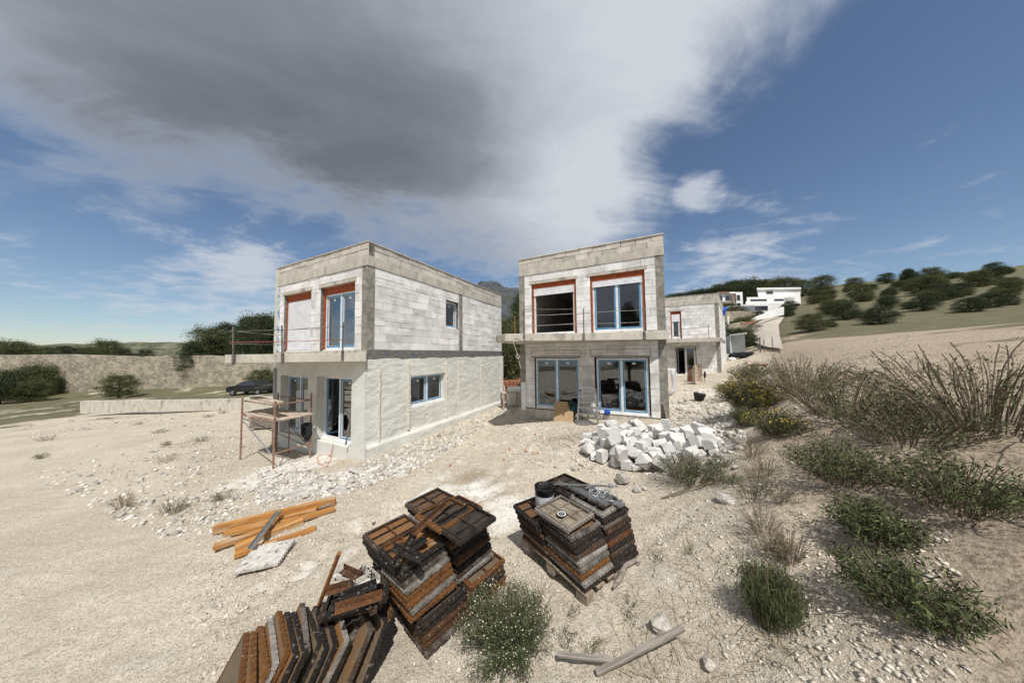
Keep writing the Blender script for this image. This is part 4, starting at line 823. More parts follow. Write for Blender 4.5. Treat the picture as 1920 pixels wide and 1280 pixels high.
rub([(944, 735), (975, 735), (975, 785), (944, 770)], 350, .03, .12, 'rubble', M['chalk'])
# ------------------------------------------------------------------ heap of white aerated-block pieces
BLOCK_SHAPES = [[0.3, 0.21, 0.2, 0], [0.24, 0.2, 0.18, 0], [0.33, 0.21, 0.14, 0], [0.22, 0.21, 0.21, 0], [0.28, 0.2, 0.17, 1], [0.25, 0.21, 0.18, 1], [0.35, 0.18, 0.1, 0], [0.17, 0.2, 0.17, 0], [0.2, 0.17, 0.1, 1], [0.28, 0.21, 0.21, 1]]
BLK = [[9,2.167,6.381,-2.284,0.601,-0.584,0.354,-0.416],[0,2.215,6.869,-2.297,0.966,-0.002,-0.045,-0.254],[0,2.481,6.264,-2.258,0.994,-0.019,-0.042,0.097],[8,3.033,6.038,-2.249,0.499,-0.054,-0.005,0.865],[1,3.916,5.494,-2.011,0.169,0.695,0.699,0.004],[6,3.265,5.664,-2.196,0.783,-0.083,-0.034,0.615],[6,3.802,6.315,-2.078,0.888,-0.084,-0.409,-0.194],[1,3.135,7.009,-2.221,0.447,-0.506,-0.535,0.508],[7,3.041,6.714,-2.236,0.047,0.333,0.942,0.001],[6,3.348,6.001,-2.175,0.642,-0.706,-0.238,0.178],[3,3.29,7.273,-2.21,0.926,0.003,-0.046,-0.374],[7,2.788,6.169,-2.242,0.542,0.029,-0.039,-0.839],[9,4.053,6.219,-2.054,0.333,-0.576,-0.429,-0.611],[6,3.959,6.522,-2.135,0.724,0.682,0.023,0.096],[3,3.411,6.972,-2.185,0.444,0.507,-0.47,0.57],[8,3.681,5.32,-2.0,0.105,-0.105,-0.668,0.729],[1,3.132,6.97,-2.029,0.994,-0.018,-0.043,0.097],[3,3.467,5.886,-2.131,0.691,0.291,0.586,-0.307],[1,2.853,7.239,-2.262,0.032,-0.471,0.881,-0.032],[2,2.107,6.717,-2.237,0.603,0.305,-0.648,0.35],[1,2.37,6.498,-2.254,0.217,-0.64,-0.256,-0.691],[2,3.678,6.869,-2.162,0.613,-0.6,0.326,-0.397],[7,2.001,7.046,-2.336,0.29,-0.611,-0.334,-0.657],[1,3.468,6.767,-2.137,0.042,0.868,0.033,-0.494],[1,2.229,6.122,-2.276,0.426,0.363,0.577,0.595],[2,3.35,6.488,-2.18,0.54,0.475,0.474,0.507],[4,3.79,7.116,-2.18,0.345,0.038,-0.031,-0.937],[2,3.212,6.189,-2.217,0.052,0.56,0.827,0.01],[2,4.074,7.113,-2.168,0.033,-0.501,0.864,-0.04],[9,3.299,5.326,-2.069,0.19,0.534,0.821,-0.07],[9,3.094,6.431,-2.111,0.48,-0.33,0.21,0.786],[2,3.881,6.643,-2.133,0.127,-0.059,0.679,-0.721],[5,4.073,5.977,-2.039,0.465,-0.447,-0.615,-0.454],[2,3.36,7.188,-1.935,0.246,-0.505,-0.745,-0.361],[2,2.238,5.706,-2.256,0.08,-0.015,0.691,-0.719],[0,3.514,6.286,-2.161,0.05,0.776,0.628,0.027],[4,3.963,6.514,-1.942,0.076,0.146,-0.722,-0.672],[1,4.207,5.596,-1.923,0.931,0.336,-0.142,0.012],[0,2.512,6.003,-2.219,0.137,-0.746,0.634,-0.149],[6,3.063,5.652,-2.221,0.585,0.033,-0.071,-0.807],[6,1.898,6.276,-2.359,0.56,0.028,-0.035,-0.827],[6,1.954,6.657,-2.267,0.362,-0.169,-0.644,0.653],[7,2.301,5.511,-2.262,0.033,-0.439,0.897,-0.04],[2,3.522,6.534,-2.092,0.616,-0.424,0.4,0.53],[8,4.235,6.573,-2.146,0.034,0.996,0.061,0.056],[8,2.473,5.412,-2.273,0.035,-0.493,0.868,-0.055],[3,3.018,7.427,-2.238,0.261,0.197,0.667,0.669],[4,3.184,7.542,-2.231,0.275,0.211,0.662,0.665],[1,4.199,6.925,-2.117,0.589,-0.652,-0.362,0.311],[5,2.142,6.27,-2.072,0.511,0.452,0.503,0.531],[9,2.948,5.604,-2.076,0.709,0.675,-0.187,-0.082],[1,2.688,5.741,-2.199,0.585,0.329,-0.629,0.393],[3,2.578,5.312,-2.129,0.21,-0.926,-0.236,0.205],[5,2.266,5.917,-2.156,0.653,0.554,-0.16,0.492],[6,3.63,5.467,-2.056,0.015,-0.135,-0.454,0.881],[1,3.921,6.886,-2.154,0.973,-0.008,-0.052,-0.223],[2,2.336,7.163,-2.229,0.184,0.651,-0.181,0.714],[5,4.171,5.788,-1.864,0.9,-0.432,-0.051,0.029],[2,2.863,5.895,-2.186,0.906,0.352,-0.136,-0.192],[9,4.224,6.176,-1.776,0.763,0.101,-0.636,0.051],[1,1.974,6.015,-2.275,0.574,-0.357,-0.637,-0.371],[1,1.783,6.495,-2.273,0.088,-0.753,0.581,-0.298],[7,2.065,7.597,-2.344,0.153,-0.72,0.158,0.658],[4,2.218,6.699,-1.917,0.683,-0.299,0.626,0.228],[4,2.676,6.308,-2.056,0.986,-0.13,0.108,0.016],[0,3.662,6.913,-1.959,0.047,-0.03,0.998,-0.019],[7,2.672,6.959,-2.26,0.6,-0.583,0.355,-0.417],[2,4.215,5.932,-1.76,0.383,0.921,-0.012,0.073],[8,2.319,6.62,-2.092,0.235,-0.073,0.024,0.969],[4,4.119,6.388,-1.834,0.572,-0.809,-0.077,0.113],[9,3.581,7.241,-2.183,0.278,-0.226,0.639,-0.681],[0,4.025,5.487,-1.797,0.467,0.143,0.196,0.85],[2,3.592,5.752,-2.035,0.126,-0.26,0.446,-0.847],[3,2.18,6.306,-1.859,0.045,0.471,0.881,0.008],[2,3.762,6.032,-2.146,0.504,-0.078,0.006,0.86],[4,2.601,7.187,-2.288,0.042,0.621,0.782,0.016],[5,2.668,6.09,-2.029,0.846,0.482,-0.143,0.178],[4,3.898,5.777,-2.024,0.297,-0.707,0.342,0.543],[9,3.188,5.554,-1.955,0.358,0.365,-0.769,-0.384],[8,3.391,5.087,-2.077,0.954,-0.154,-0.081,0.245],[8,2.652,5.559,-2.263,0.967,-0.015,-0.061,-0.245],[2,4.191,5.142,-1.835,0.13,0.935,-0.262,0.201],[5,3.941,7.107,-1.992,0.048,-0.98,0.192,0.021],[9,3.333,7.397,-1.992,0.12,-0.096,-0.833,-0.532],[8,2.288,7.466,-2.357,0.946,0.001,-0.045,-0.32],[2,2.611,6.561,-2.285,0.669,-0.042,-0.019,0.742],[0,3.53,6.21,-1.949,0.701,0.651,0.172,0.234],[7,3.869,5.201,-1.944,0.172,0.283,0.936,-0.115],[7,2.747,5.799,-1.99,0.475,-0.054,-0.004,0.878],[1,2.366,6.28,-2.054,0.11,-0.626,0.771,0.029],[8,3.581,5.223,-2.028,0.602,-0.712,0.118,-0.343],[7,3.435,6.387,-1.87,0.735,-0.485,0.354,-0.315],[4,2.838,5.405,-2.138,0.017,-0.755,0.071,0.651],[2,2.508,5.64,-2.071,0.452,-0.711,0.491,-0.219],[8,1.763,6.73,-2.383,0.58,0.027,-0.035,-0.813],[6,3.929,6.907,-1.888,0.671,-0.314,0.619,0.261],[7,3.661,5.614,-1.942,0.422,0.608,-0.017,-0.672],[5,3.716,5.464,-1.81,0.2,-0.224,0.463,-0.834],[1,2.581,7.29,-2.116,0.027,-0.596,0.802,-0.036],[3,3.369,5.129,-1.906,0.201,-0.546,-0.495,0.645],[6,1.948,7.279,-2.381,0.03,0.905,0.423,0.033],[5,2.464,6.794,-2.15,0.479,0.23,-0.294,-0.795],[2,3.498,7.467,-2.232,0.932,-0.029,-0.036,0.358],[3,2.677,7.031,-2.056,0.5,-0.044,-0.01,0.865],[1,2.215,5.554,-2.046,0.552,-0.478,0.394,0.558],[4,3.2,5.855,-2.007,0.193,0.177,0.957,0.127],[7,2.584,7.257,-1.909,0.767,-0.132,0.625,-0.057],[1,2.591,6.735,-2.014,0.768,-0.02,0.395,-0.504],[5,3.07,5.264,-2.102,0.564,-0.311,-0.719,-0.262],[9,2.148,7.197,-2.272,0.34,-0.584,-0.387,-0.627],[0,2.998,7.234,-2.036,0.079,-0.167,0.981,0.053],[3,3.936,6.087,-1.815,0.771,0.058,0.634,0.014],[7,2.166,6.942,-2.118,0.172,0.716,0.141,-0.661],[7,2.596,7.007,-1.857,0.217,0.267,-0.683,-0.644],[8,2.649,5.95,-1.993,0.28,-0.422,0.755,0.418],[7,2.91,6.923,-2.208,0.693,-0.332,0.545,-0.337],[9,2.438,6.518,-1.894,0.087,-0.166,-0.607,0.773],[8,2.684,6.515,-2.121,0.509,0.536,-0.505,-0.446],[7,3.844,5.297,-1.796,0.204,0.924,0.319,0.059],[4,2.249,6.04,-1.924,0.12,0.978,0.036,0.165],[0,2.835,5.137,-2.074,0.929,0.048,0.25,-0.269],[4,3.028,6.127,-2.06,0.844,0.386,-0.296,-0.228],[0,3.546,5.912,-1.881,0.01,-0.002,-0.971,0.237],[2,2.859,6.562,-2.042,0.173,0.529,-0.573,0.601],[5,3.887,7.393,-2.16,0.026,-0.092,-0.695,0.712],[8,2.811,7.121,-2.087,0.591,0.624,-0.392,-0.329],[4,2.875,6.805,-2.066,0.129,-0.209,0.931,0.269]]
BM = []
for k, (sx, sy, sz, cut) in enumerate(BLOCK_SHAPES * 2):
    bm = bmesh.new(); bmesh.ops.create_cube(bm, size=1); bmesh.ops.scale(bm, vec=(sx, sy, sz), verts=bm.verts); r = random.Random(k)
    def chop(co, no):
        bmesh.ops.bisect_plane(bm, geom=bm.verts[:] + bm.edges[:] + bm.faces[:], plane_co=co, plane_no=no.normalized(), clear_outer=True); bmesh.ops.holes_fill(bm, edges=bm.edges[:])
    if cut: co = Vector((r.choice((-1, 1)) * sx * .33, r.choice((-1, 1)) * sy * .33, r.choice((-1, 1)) * sz * .2)); chop(co, co.normalized() + Vector((r.uniform(-.3, .3), r.uniform(-.3, .3), 0)))
    for _ in range(r.randint(1, 3)): c = Vector((r.choice((-1, 1)) * sx / 2, r.choice((-1, 1)) * sy / 2, r.choice((-1, 1)) * sz / 2)); no = Vector((c.x / sx, c.y / sy, c.z / sz)) + Vector((r.uniform(-.3, .3), r.uniform(-.3, .3), r.uniform(-.3, .3))); chop(c - no.normalized() * r.uniform(.025, .07), no)
    bmesh.ops.bevel(bm, geom=bm.edges[:], offset=.005, segments=2, affect='EDGES'); bmesh.ops.triangulate(bm, faces=bm.faces[:])
    for v in bm.verts: v.co += Vector((random.gauss(0, .0022), random.gauss(0, .0022), random.gauss(0, .0022)))
    me = bpy.data.meshes.new('block_piece'); bm.to_mesh(me); bm.free(); me.materials.append(M['gass']); BM.append(me)
for k, (si, x, y, z, qw, qx, qy, qz) in enumerate(BLK):
    o = bpy.data.objects.new('block_piece', BM[si + (len(BLOCK_SHAPES) if k % 2 else 0)]); COL.objects.link(o); o.rotation_mode = 'QUATERNION'; o.location = (x, y, z); o.rotation_quaternion = (qw, qx, qy, qz)
    tag(o, 'sawn piece of white aerated block in the heap before the right-hand house', 'block', 'white block pieces of the heap')
# ------------------------------------------------------------------ things by the right-hand house
fdv = Vector((math.cos(TH), -math.sin(TH), 0)); sdv = Vector((math.sin(TH), math.cos(TH), 0))
def P_front(C, px, py, out=0.0):      # photo pixel onto a plane `out` metres in front of a facade
    r = ray(px, py); c = Vector((C[0], C[1], 0)) - sdv * out; return r * (sdv.dot(c) / sdv.dot(r))
def P_side(C, px, py, out=0.0):
    r = ray(px, py); c = Vector((C[0], C[1], 0)) + fdv * out; return r * (fdv.dot(c) / fdv.dot(r))
bl = P_front(Dc, 1038, 793, .34); br = P_front(Dc, 1075, 796, .34); tl = P_front(Dc, 1040, 752, .06); tr = P_front(Dc, 1075, 753.5, .06)
mb = MB(); n_ = (br - bl).cross(tl - bl).normalized() * .012
mb.add([bl, br, tr, tl, bl + n_, br + n_, tr + n_, tl + n_], [(0, 1, 2, 3), (7, 6, 5, 4), (0, 4, 5, 1), (1, 5, 6, 2), (2, 6, 7, 3), (3, 7, 4, 0)])
tag(mb.build('fibreboard_sheet', M['board']), 'plain brown fibreboard sheet leaning on the wall left of the step ladder', 'board')
def cloth(name, outline, base, ax, ay, an, m, label, cat, depth=.05, seed=0):   # a hung garment: puffy sheet with folds, front and back
    r = np.random.default_rng(seed); bm = bmesh.new(); k2 = []
    for (x0, y0), (x1, y1) in zip(outline, outline[1:] + outline[:1]): k2 += [(x0, y0), ((x0 + x1) / 2 + r.normal() * .010, (y0 + y1) / 2 + r.normal() * .010)]
    outline = k2; n = len(outline); cx = sum(p[0] for p in outline) / n; cy = sum(p[1] for p in outline) / n; rings = []
    for side in (1, -1):
        prev = None; cen = bm.verts.new(base + ax * cx + ay * cy + an * depth * side * 1.1)
        for f in (.3, .6, .85, 1.0):
            ring = []
            for k in range(n):
                x = cx + (outline[k][0] - cx) * f; y = cy + (outline[k][1] - cy) * f; d = depth * side * math.sqrt(max(0, 1 - f * f * .98)) + .030 * math.sin(x * 40 + seed + 9 * y) * (1 - f * .5) + r.normal() * .012
                ring.append(bm.verts.new(base + ax * x + ay * y + an * d))
            for k in range(n):
                if prev: bm.faces.new((prev[k], prev[(k + 1) % n], ring[(k + 1) % n], ring[k]))
                else: bm.faces.new((cen, ring[k], ring[(k + 1) % n]))
            prev = ring
    me = bpy.data.meshes.new(name); bm.to_mesh(me); bm.free(); o = obj_from_mesh(name, me, m, smooth=True); s = o.modifiers.new('subsurf', 'SUBSURF'); s.levels = s.render_levels = 1
    return tag(o, label, cat)
def outline_px(pts, f, c): c3 = f(*c); return [((f(*p) - c3).dot(fdv), (f(*p) - c3).z) for p in pts], c3
Zv = Vector((0, 0, 1))
ol, c3 = outline_px([(1064.5, 752), (1069, 750), (1077, 752.5), (1082, 755), (1084, 762), (1083, 768), (1080, 772), (1078.5, 779), (1075, 778), (1070, 772), (1067, 764), (1065, 757)], lambda x, y: P_front(Dc, x, y, .16), (1074, 764))
cloth('work_jacket', ol, c3, fdv, Zv, sdv, M['green_cloth'], 'dark green work jacket hung over the corner of the brown sheet', 'jacket', .05, 3)
# step ladder
lad = empty('step_ladder', P_front(Dc, 1101, 802, .75), 0, 'grey aluminium step ladder standing before the pier between the lower windows', 'ladder'); lo = lad.location.copy()
def lp(px, py, out): return P_front(Dc, px, py, out) - lo
fl0, fl1, fr0, fr1 = lp(1082.5, 801, .80), lp(1087, 731.5, .42), lp(1122, 803, .80), lp(1115.5, 730.5, .42)
for a, b in ((fl0, fl1), (fr0, fr1)): mb = MB(); mb.bar(a, b, .048, .06, tuple(sdv)); mb.build('front_stile', M['alu'], lad, bevel=.004)
rl0, rl1, rr0, rr1 = fl0 + sdv * .72 + Vector((.02, 0, .12)), fl1 + sdv * .10, fr0 + sdv * .72 + Vector((-.02, 0, .12)), fr1 + sdv * .10
for a, b in ((rl0, rl1), (rr0, rr1)): mb = MB(); mb.bar(a, b, .036, .04, tuple(sdv)); mb.build('rear_stile', M['alu'], lad, bevel=.003)
for k, f in enumerate((.12, .36, .52, .67, .82)): mb = MB(); a, b = fl0.lerp(fl1, f), fr0.lerp(fr1, f); mb.bar(a + fdv * .014, b - fdv * .014, .10, .045); mb.build('step', M['alu'], lad, bevel=.004)
mb = MB(); mb.bar(fl1 + sdv * .05 - fdv * .03, fr1 + sdv * .05 + fdv * .03, .22, .03); mb.build('top_platform', M['alu'], lad, bevel=.006)
for f in (.25, .75): mb = MB(); mb.bar(rl0.lerp(rl1, f), rr0.lerp(rr1, f), .02, .03); mb.build('rear_brace', M['alu'], lad)
# things on the window ledge
pb_ = P_front(Dc, 1138, 772, .10); bm = bmesh.new(); bmesh.ops.create_icosphere(bm, subdivisions=4, radius=.095)
for v in bm.verts: v.co *= 1 + .55 * float(fbm(v.co.x * 19 + 7 + v.co.z * 9, v.co.y * 19 + v.co.z * 17, 3, 5))
me = bpy.data.meshes.new('plastic_bag'); bm.to_mesh(me); bm.free(); o = obj_from_mesh('plastic_bag', me, M['blue'], smooth=True); o.location = pb_; tag(o, 'crumpled bright blue plastic bag on the ledge of the lower right window', 'bag')
a, b, c_, d_ = P_front(Dc, 1242, 753, .06), P_front(Dc, 1247, 757, .06), P_front(Dc, 1256, 788, .10), P_front(Dc, 1250, 787, .22)
mb = MB(); e_ = Vector(sdv) * .02; mb.add([a, b, c_, d_, a + e_, b + e_, c_ + e_, d_ + e_], [(0, 1, 2, 3), (7, 6, 5, 4), (0, 4, 5, 1), (1, 5, 6, 2), (2, 6, 7, 3), (3, 7, 4, 0)]); tag(mb.build('board_offcut', M['oldwood']), 'narrow brown board offcut leaning on the right corner column', 'board')
mb = MB(); a = P_front(Dc, 978, 716, .015); b = P_front(Dc, 986, 768, .015); mb.M = Matrix(((fdv.x, sdv.x, 0, a.x), (fdv.y, sdv.y, 0, a.y), (0, 0, 1, 0), (0, 0, 0, 1))); mb.box(-.01, -.03, b.z, .20, .0, a.z); tag(mb.build('insulation_board', M['pvc'], bevel=.004), 'upright white insulation board against the left corner of the house', 'board')
mb = MB(); pts = [slabpt(964, 632, 8.57), slabpt(963, 643, 8.56), slabpt(966, 652, 8.58), slabpt(970, 664, 8.6), slabpt(973, 677, 8.62), slabpt(976, 690, 8.65)]; mb.tube(pts, .010, 6); mb.tube([slabpt(964, 629, 8.56), slabpt(972, 629, 8.56), slabpt(978, 634, 8.56), slabpt(981, 637.5, 8.56), slabpt(990, 636, 8.56), slabpt(996, 633, 8.56), slabpt(999.5, 629, 8.56)], .012, 6)
for k in range(5): t = k * 1.3; mb.tube([slabpt(971 + 3 * math.cos(t), 668 + 3 * math.sin(t), 8.60), slabpt(971 + 4 * math.cos(t + 1), 668 + 5 * math.sin(t + 1), 8.58), slabpt(971 + 3 * math.cos(t + 2), 669 + 3 * math.sin(t + 2), 8.6)], .008, 5)
tag(mb.build('rope', M['rope']), 'knotted pale rope hanging from the left end of the balcony slab', 'rope')
mb = MB(); q = Vector(slabpt(966, 632, 9.6)); q2 = Vector(slabpt(965, 593, 9.6)); mb.tube([q + Vector((0, 0, -.35)), q2], .022, 8); tag(mb.build('rusty_post', M['rustpipe']), 'short rusty post standing at the left end of the balcony', 'post')
# wheelbarrow stood on end, tub, bent pipe
wb = P_ground(1311, 720); whl = empty('wheelbarrow', wb, .35, 'tan wheelbarrow stood on end against the wall of the farthest house', 'wheelbarrow')
mb = MB(); rings = []
for k, (z, w, d) in enumerate(((.02, .26, .12), (.10, .31, .22), (.55, .33, .24), (1.0, .30, .18), (1.12, .20, .12))):
    rings.append([(-w, 0, z), (-w * .72, d, z + .02), (w * .72, d, z + .02), (w, 0, z), (w * .66, d - .03, z + .02), (-w * .66, d - .03, z + .02)])
mb.add([p for r in rings for p in r], [(k * 6 + j, k * 6 + (j + 1) % 6, k * 6 + 6 + (j + 1) % 6, k * 6 + 6 + j) for k in range(4) for j in range(6)] + [(0, 1, 2, 3, 4, 5), (29, 28, 27, 26, 25, 24)]); mb.M = Matrix.Rotation(math.pi, 4, 'Z'); mb.build('tray', M['deck'], whl, smooth=False)
for s in (-1, 1): mb = MB(); mb.tube([(s * .30, .02, 1.35), (s * .28, .05, .6), (s * .12, .22, .1)], .018, 8); mb.build('handle', M['scaf'], whl)
mb = MB(); mb.M = Matrix.Translation((.52, .0, .55)) @ Matrix.Rotation(math.radians(90), 4, 'X') @ Matrix.Rotation(.5, 4, 'Y'); mb.lathe([(.10, -.04), (.17, -.045), (.19, 0), (.17, .045), (.10, .04), (.10, -.04)], 20); mb.build('wheel', M['rubber'], whl)
mb = MB(); mb.tube([(.30, 0, .5), (.52, 0, .55), (.46, .02, .02)], .02, 8); mb.build('leg', M['scaf'], whl)
tp = P_ground(1310, 751); tub = empty('rubble_tub', tp, 0, 'black rubber tub standing tilted on the rubble path', 'tub'); tub.rotation_euler = (.12, .1, .4)
mb = MB(); mb.lathe([(.0, .01), (.15, .0), (.225, .30), (.235, .305), (.235, .315), (.215, .315), (.145, .03), (.0, .03)], 28); mb.build('body', M['tub'], tub, smooth=True)
for s in (-1, 1): mb = MB(); mb.tube([(s * .22, -.05, .31), (s * .24, -.04, .36), (s * .24, .04, .36), (s * .22, .05, .31)], .012, 6); mb.build('handle', M['tub'], tub)
bp = P_ground(1262, 741); mb = MB(); pts = [bp + Vector(q) for q in ((-.22, 0, .03), (.05, .05, .22), (.14, .12, .55), (.16, .2, .95), (.14, .25, 1.25))]; mb.tube(pts, .085, 14); tag(mb.build('bent_pipe', M['grey'], smooth=True), 'bent grey plastic pipe behind the corner of the right-hand house', 'pipe')
bk_ = P_ground(1297, 716); mb = MB(); mb.M = Matrix.Translation(bk_) @ Matrix.Rotation(.4, 4, 'Z'); mb.box(-.13, -.2, 0, .13, .2, .3, j=.01); mb.box(-.16, -.15, .302, .12, .15, .55, j=.012); mb.box(-.10, -.10, .552, .10, .10, .8, j=.01); tag(mb.build('brick_stack', M['brick']), 'small brown stack of bricks left of the upended wheelbarrow', 'bricks')
# ------------------------------------------------------------------ left: scaffold, jacket, ladder pole, cable, boards
sc_p = [P_ground(512, 879), P_ground(581, 857), P_ground(507, 834), P_ground(541, 849)]
S1, S2 = sc_p[0], sc_p[1]; lx = (sc_p[2] - S1); lx.z = 0; S4 = P_ground(507, 834)
dl = Vector((-fdv.x, -fdv.y, 0)) * 2.1; S3 = S1 + dl; S5 = S2 + dl; S3.z = float(gz(S3.x, S3.y)); S5.z = float(gz(S5.x, S5.y))
scf = empty('scaffold', S1, 0, 'low rust-brown tube scaffold with plank deck before the rendered house', 'scaffold'); so = S1.copy()
def sp(v): return v - so
zt1 = S1.z + 1.92
for p in (S1, S2, S3, S5): mb = MB(); mb.tube([sp(p), sp(Vector((p.x, p.y, zt1 + (.10 if p is S2 else 0))))], .024, 10); mb.build('standard', M['scaf'], scf)
mb = MB(); m_ = sc_p[3]; mb.tube([sp(m_), sp(Vector((m_.x, m_.y, zt1 - .1)))], .018, 8); mb.build('standard', M['scaf'], scf)
def led(a, b, za_, zb2, r=.020, m='scaf', nm='ledger'): mb = MB(); mb.tube([sp(Vector((a.x, a.y, za_))), sp(Vector((b.x, b.y, zb2)))], r, 8); mb.build(nm, M[m], scf)
for z in (.42, 1.33, 1.80): led(S1, S2, S1.z + z, S1.z + z)
for z in (1.33, 1.80): led(S1, S3, S1.z + z, S1.z + z); led(S2, S5, S1.z + z, S1.z + z)
led(S3, S5, S1.z + 1.33, S1.z + 1.33); led(S1, S5, S1.z + .45, S1.z + 1.2, .012, 'rebar', 'brace'); led(S2, S3, S1.z + .3, S1.z + 1.25, .012, 'rebar', 'brace'); led(S1, S3, S1.z + .35, S1.z + 1.2, .016, 'steel', 'brace'); led(S2, S5, S1.z + .25, S1.z + 1.3, .012, 'rebar', 'brace')
for k in range(3):
    f = .18 + .32 * k; a = S1.lerp(S2, f); b = S3.lerp(S5, f); a = a - dl * .09; b = b + dl * .12; mb = MB(); mb.bar(sp(Vector((a.x, a.y, S1.z + 1.375))), sp(Vector((b.x, b.y, S1.z + 1.375))), .27, .04); mb.build('deck_board', M['deck'], scf, bevel=.004)
mb = MB(); a = S1.lerp(S2, .1); b = S3.lerp(S5, .3); mb.bar(sp(Vector((a.x, a.y, S1.z + 1.86))), sp(Vector((b.x, b.y, S1.z + 1.86))), .22, .045); mb.build('deck_board', M['deck'], scf, bevel=.004)
jx = Vector((S2.x, S2.y, S1.z + 1.0)) - sdv * .09; fj = lambda x, y: ray(x, y) * (jx.y / ray(x, y).y)
c3 = fj(574, 810); ol = [((fj(*p) - c3).x, (fj(*p) - c3).z) for p in ((568, 793), (574, 791), (584, 792), (585.5, 797), (584, 810), (583.5, 818), (580, 821), (577.5, 828.5), (571, 827.5), (571, 821), (566, 820), (564.5, 813), (566, 803), (564.5, 799))]
cloth('hooded_jacket', ol, c3, Vector((1, 0, 0)), Zv, Vector((0, 1, 0)), M['black_cloth'], 'black hooded jacket hung on the right scaffold standard', 'jacket', .06, 8)
mb = MB(); a = P_front(A, 648, 834, .16); b = P_front(A, 662, 765, -.10); mb.bar(a, b, .045, .02); tag(mb.build('levelling_bar', M['rebar']), 'dark straight levelling bar leaning in the open glazed doorway', 'bar')
mb = MB(); p = [P_front(A, 625, 832, .06), P_front(A, 622, 846, .05), P_ground(620, 856), P_ground(605, 852), P_ground(594, 858), P_ground(597, 870), P_ground(612, 876), P_ground(622, 858), P_ground(608, 850)]
for q in p[2:]: q.z += .03
mb.tube(p, .008, 6); tag(mb.build('cable', M['orangecable']), 'thin orange cable trailing from the doorway sill to the rubble', 'cable')
for k in range(1): pass
a = P_front(A, 516, 860, .05); mb = MB(); a0 = P_front(A, 516, 690, .06); a1 = P_front(A, 513.5, 850, .06); mb.tube([a1, a0], .055, 12); tag(mb.build('drain_pipe', M['grey'], smooth=True), 'grey vertical pipe at the left edge of the rendered house', 'pipe')
ww = P_ground(466, 815); mb = MB()
for k in range(7):
    for j in range(2): q0, q1 = ww + Vector((-.9, 1.0 + j * .24, .06 + k * .085)), ww + Vector((1.15, 1.45 + j * .24, .06 + k * .085)); mb.bar(q0 + Vector((random.uniform(-.1, .1), 0, 0)), q1, .22, .07)
tag(mb.build('board_stack', M['oldwood']), 'stack of weathered grey boards behind the scaffold', 'board stack')
pl0 = P_ground(555, 826); mb = MB(); mb.M = Matrix.Translation(pl0) @ Matrix.Rotation(.5, 4, 'Z'); mb.box(-.28, -.08, .02, .28, .08, .07, j=.01); mb.box(.12, -.08, .071, .26, .07, .14, j=.01); tag(mb.build('timber_offcut', M['rebar']), 'dark timber offcut lying at the foot of the rendered wall', 'offcut')
# ------------------------------------------------------------------ gap between the houses
mb = MB(); a, b = P_side(A, 951, 764, .45), P_side(A, 945, 722, .08); mb.tube([a, b], .03, 8); tag(mb.build('steel_prop', M['grey']), 'grey steel prop leaning on the far end of the rendered wall', 'prop')
for k, (px, py, w, h) in enumerate(((962, 728, 1.1, 1.0), (984, 722, 1.1, 1.1), (950, 720, 1.0, 1.0))):
    c = P_y(px, py, 17.0 + 1.4 * (k == 1)); c.z = float(gz(c.x, c.y)); o = empty('brick_pallet', c, .35 + .1 * k, ['orange hollow brick pallet beside the white sack in the gap between the houses', 'orange hollow brick pallet farther back in the gap, mostly behind the house', 'orange hollow brick pallet at the end of the rendered house'][k], 'brick pallet', 'pallets of orange hollow bricks')
    mb = MB()
    for z in range(6):
        for x in range(5):
            for y in range(3): mb.box(-.6 + x * .245, -.4 + y * .27, .14 + z * .185, -.6 + x * .245 + .205, -.4 + y * .27 + .25, .14 + z * .185 + .15, j=.012)
    mb.build('bricks', M['clay'], o); mb = MB(); mb.box(-.6, -.4, 0, .6, .4, .12); mb.build('pallet', M['palletwood'], o)
bm = bmesh.new(); bmesh.ops.create_cube(bm, size=1); bmesh.ops.subdivide_edges(bm, edges=bm.edges[:], cuts=5, use_grid_fill=True)
for v in bm.verts: p = v.co; k = 1 + .12 * (1 - abs(p.z) * 2); v.co = Vector((p.x * k, p.y * k, p.z)) * (1 + .10 * float(fbm(p.x * 5 + 3, p.y * 5 + p.z * 6, 2, 4)))
me = bpy.data.meshes.new('sack'); bm.to_mesh(me); bm.free(); o = obj_from_mesh('rubble_sack', me, M['white'], smooth=True); q = P_y(968, 738, 15.2); q.z = float(gz(q.x, q.y)); o.location = q + Vector((0, 0, .45)); o.scale = (.9, .9, 1.0); tag(o, 'bulging white rubble sack before the orange brick pallets', 'sack')
tb = P_y(957, 740, 14.2); tb.z = float(gz(tb.x, tb.y)); tr_ = empty('saw_table', tb, .3, 'small wooden work table in the gap between the houses', 'table'); mb = MB(); mb.box(-.5, -.3, .8, .5, .3, .84); mb.build('table_top', M['deck'], tr_)
for sx in (-.44, .44):
    for sy in (-.25, .25): mb = MB(); mb.box(sx - .03, sy - .03, 0, sx + .03, sy + .03, .798); mb.build('leg', M['deck'], tr_)
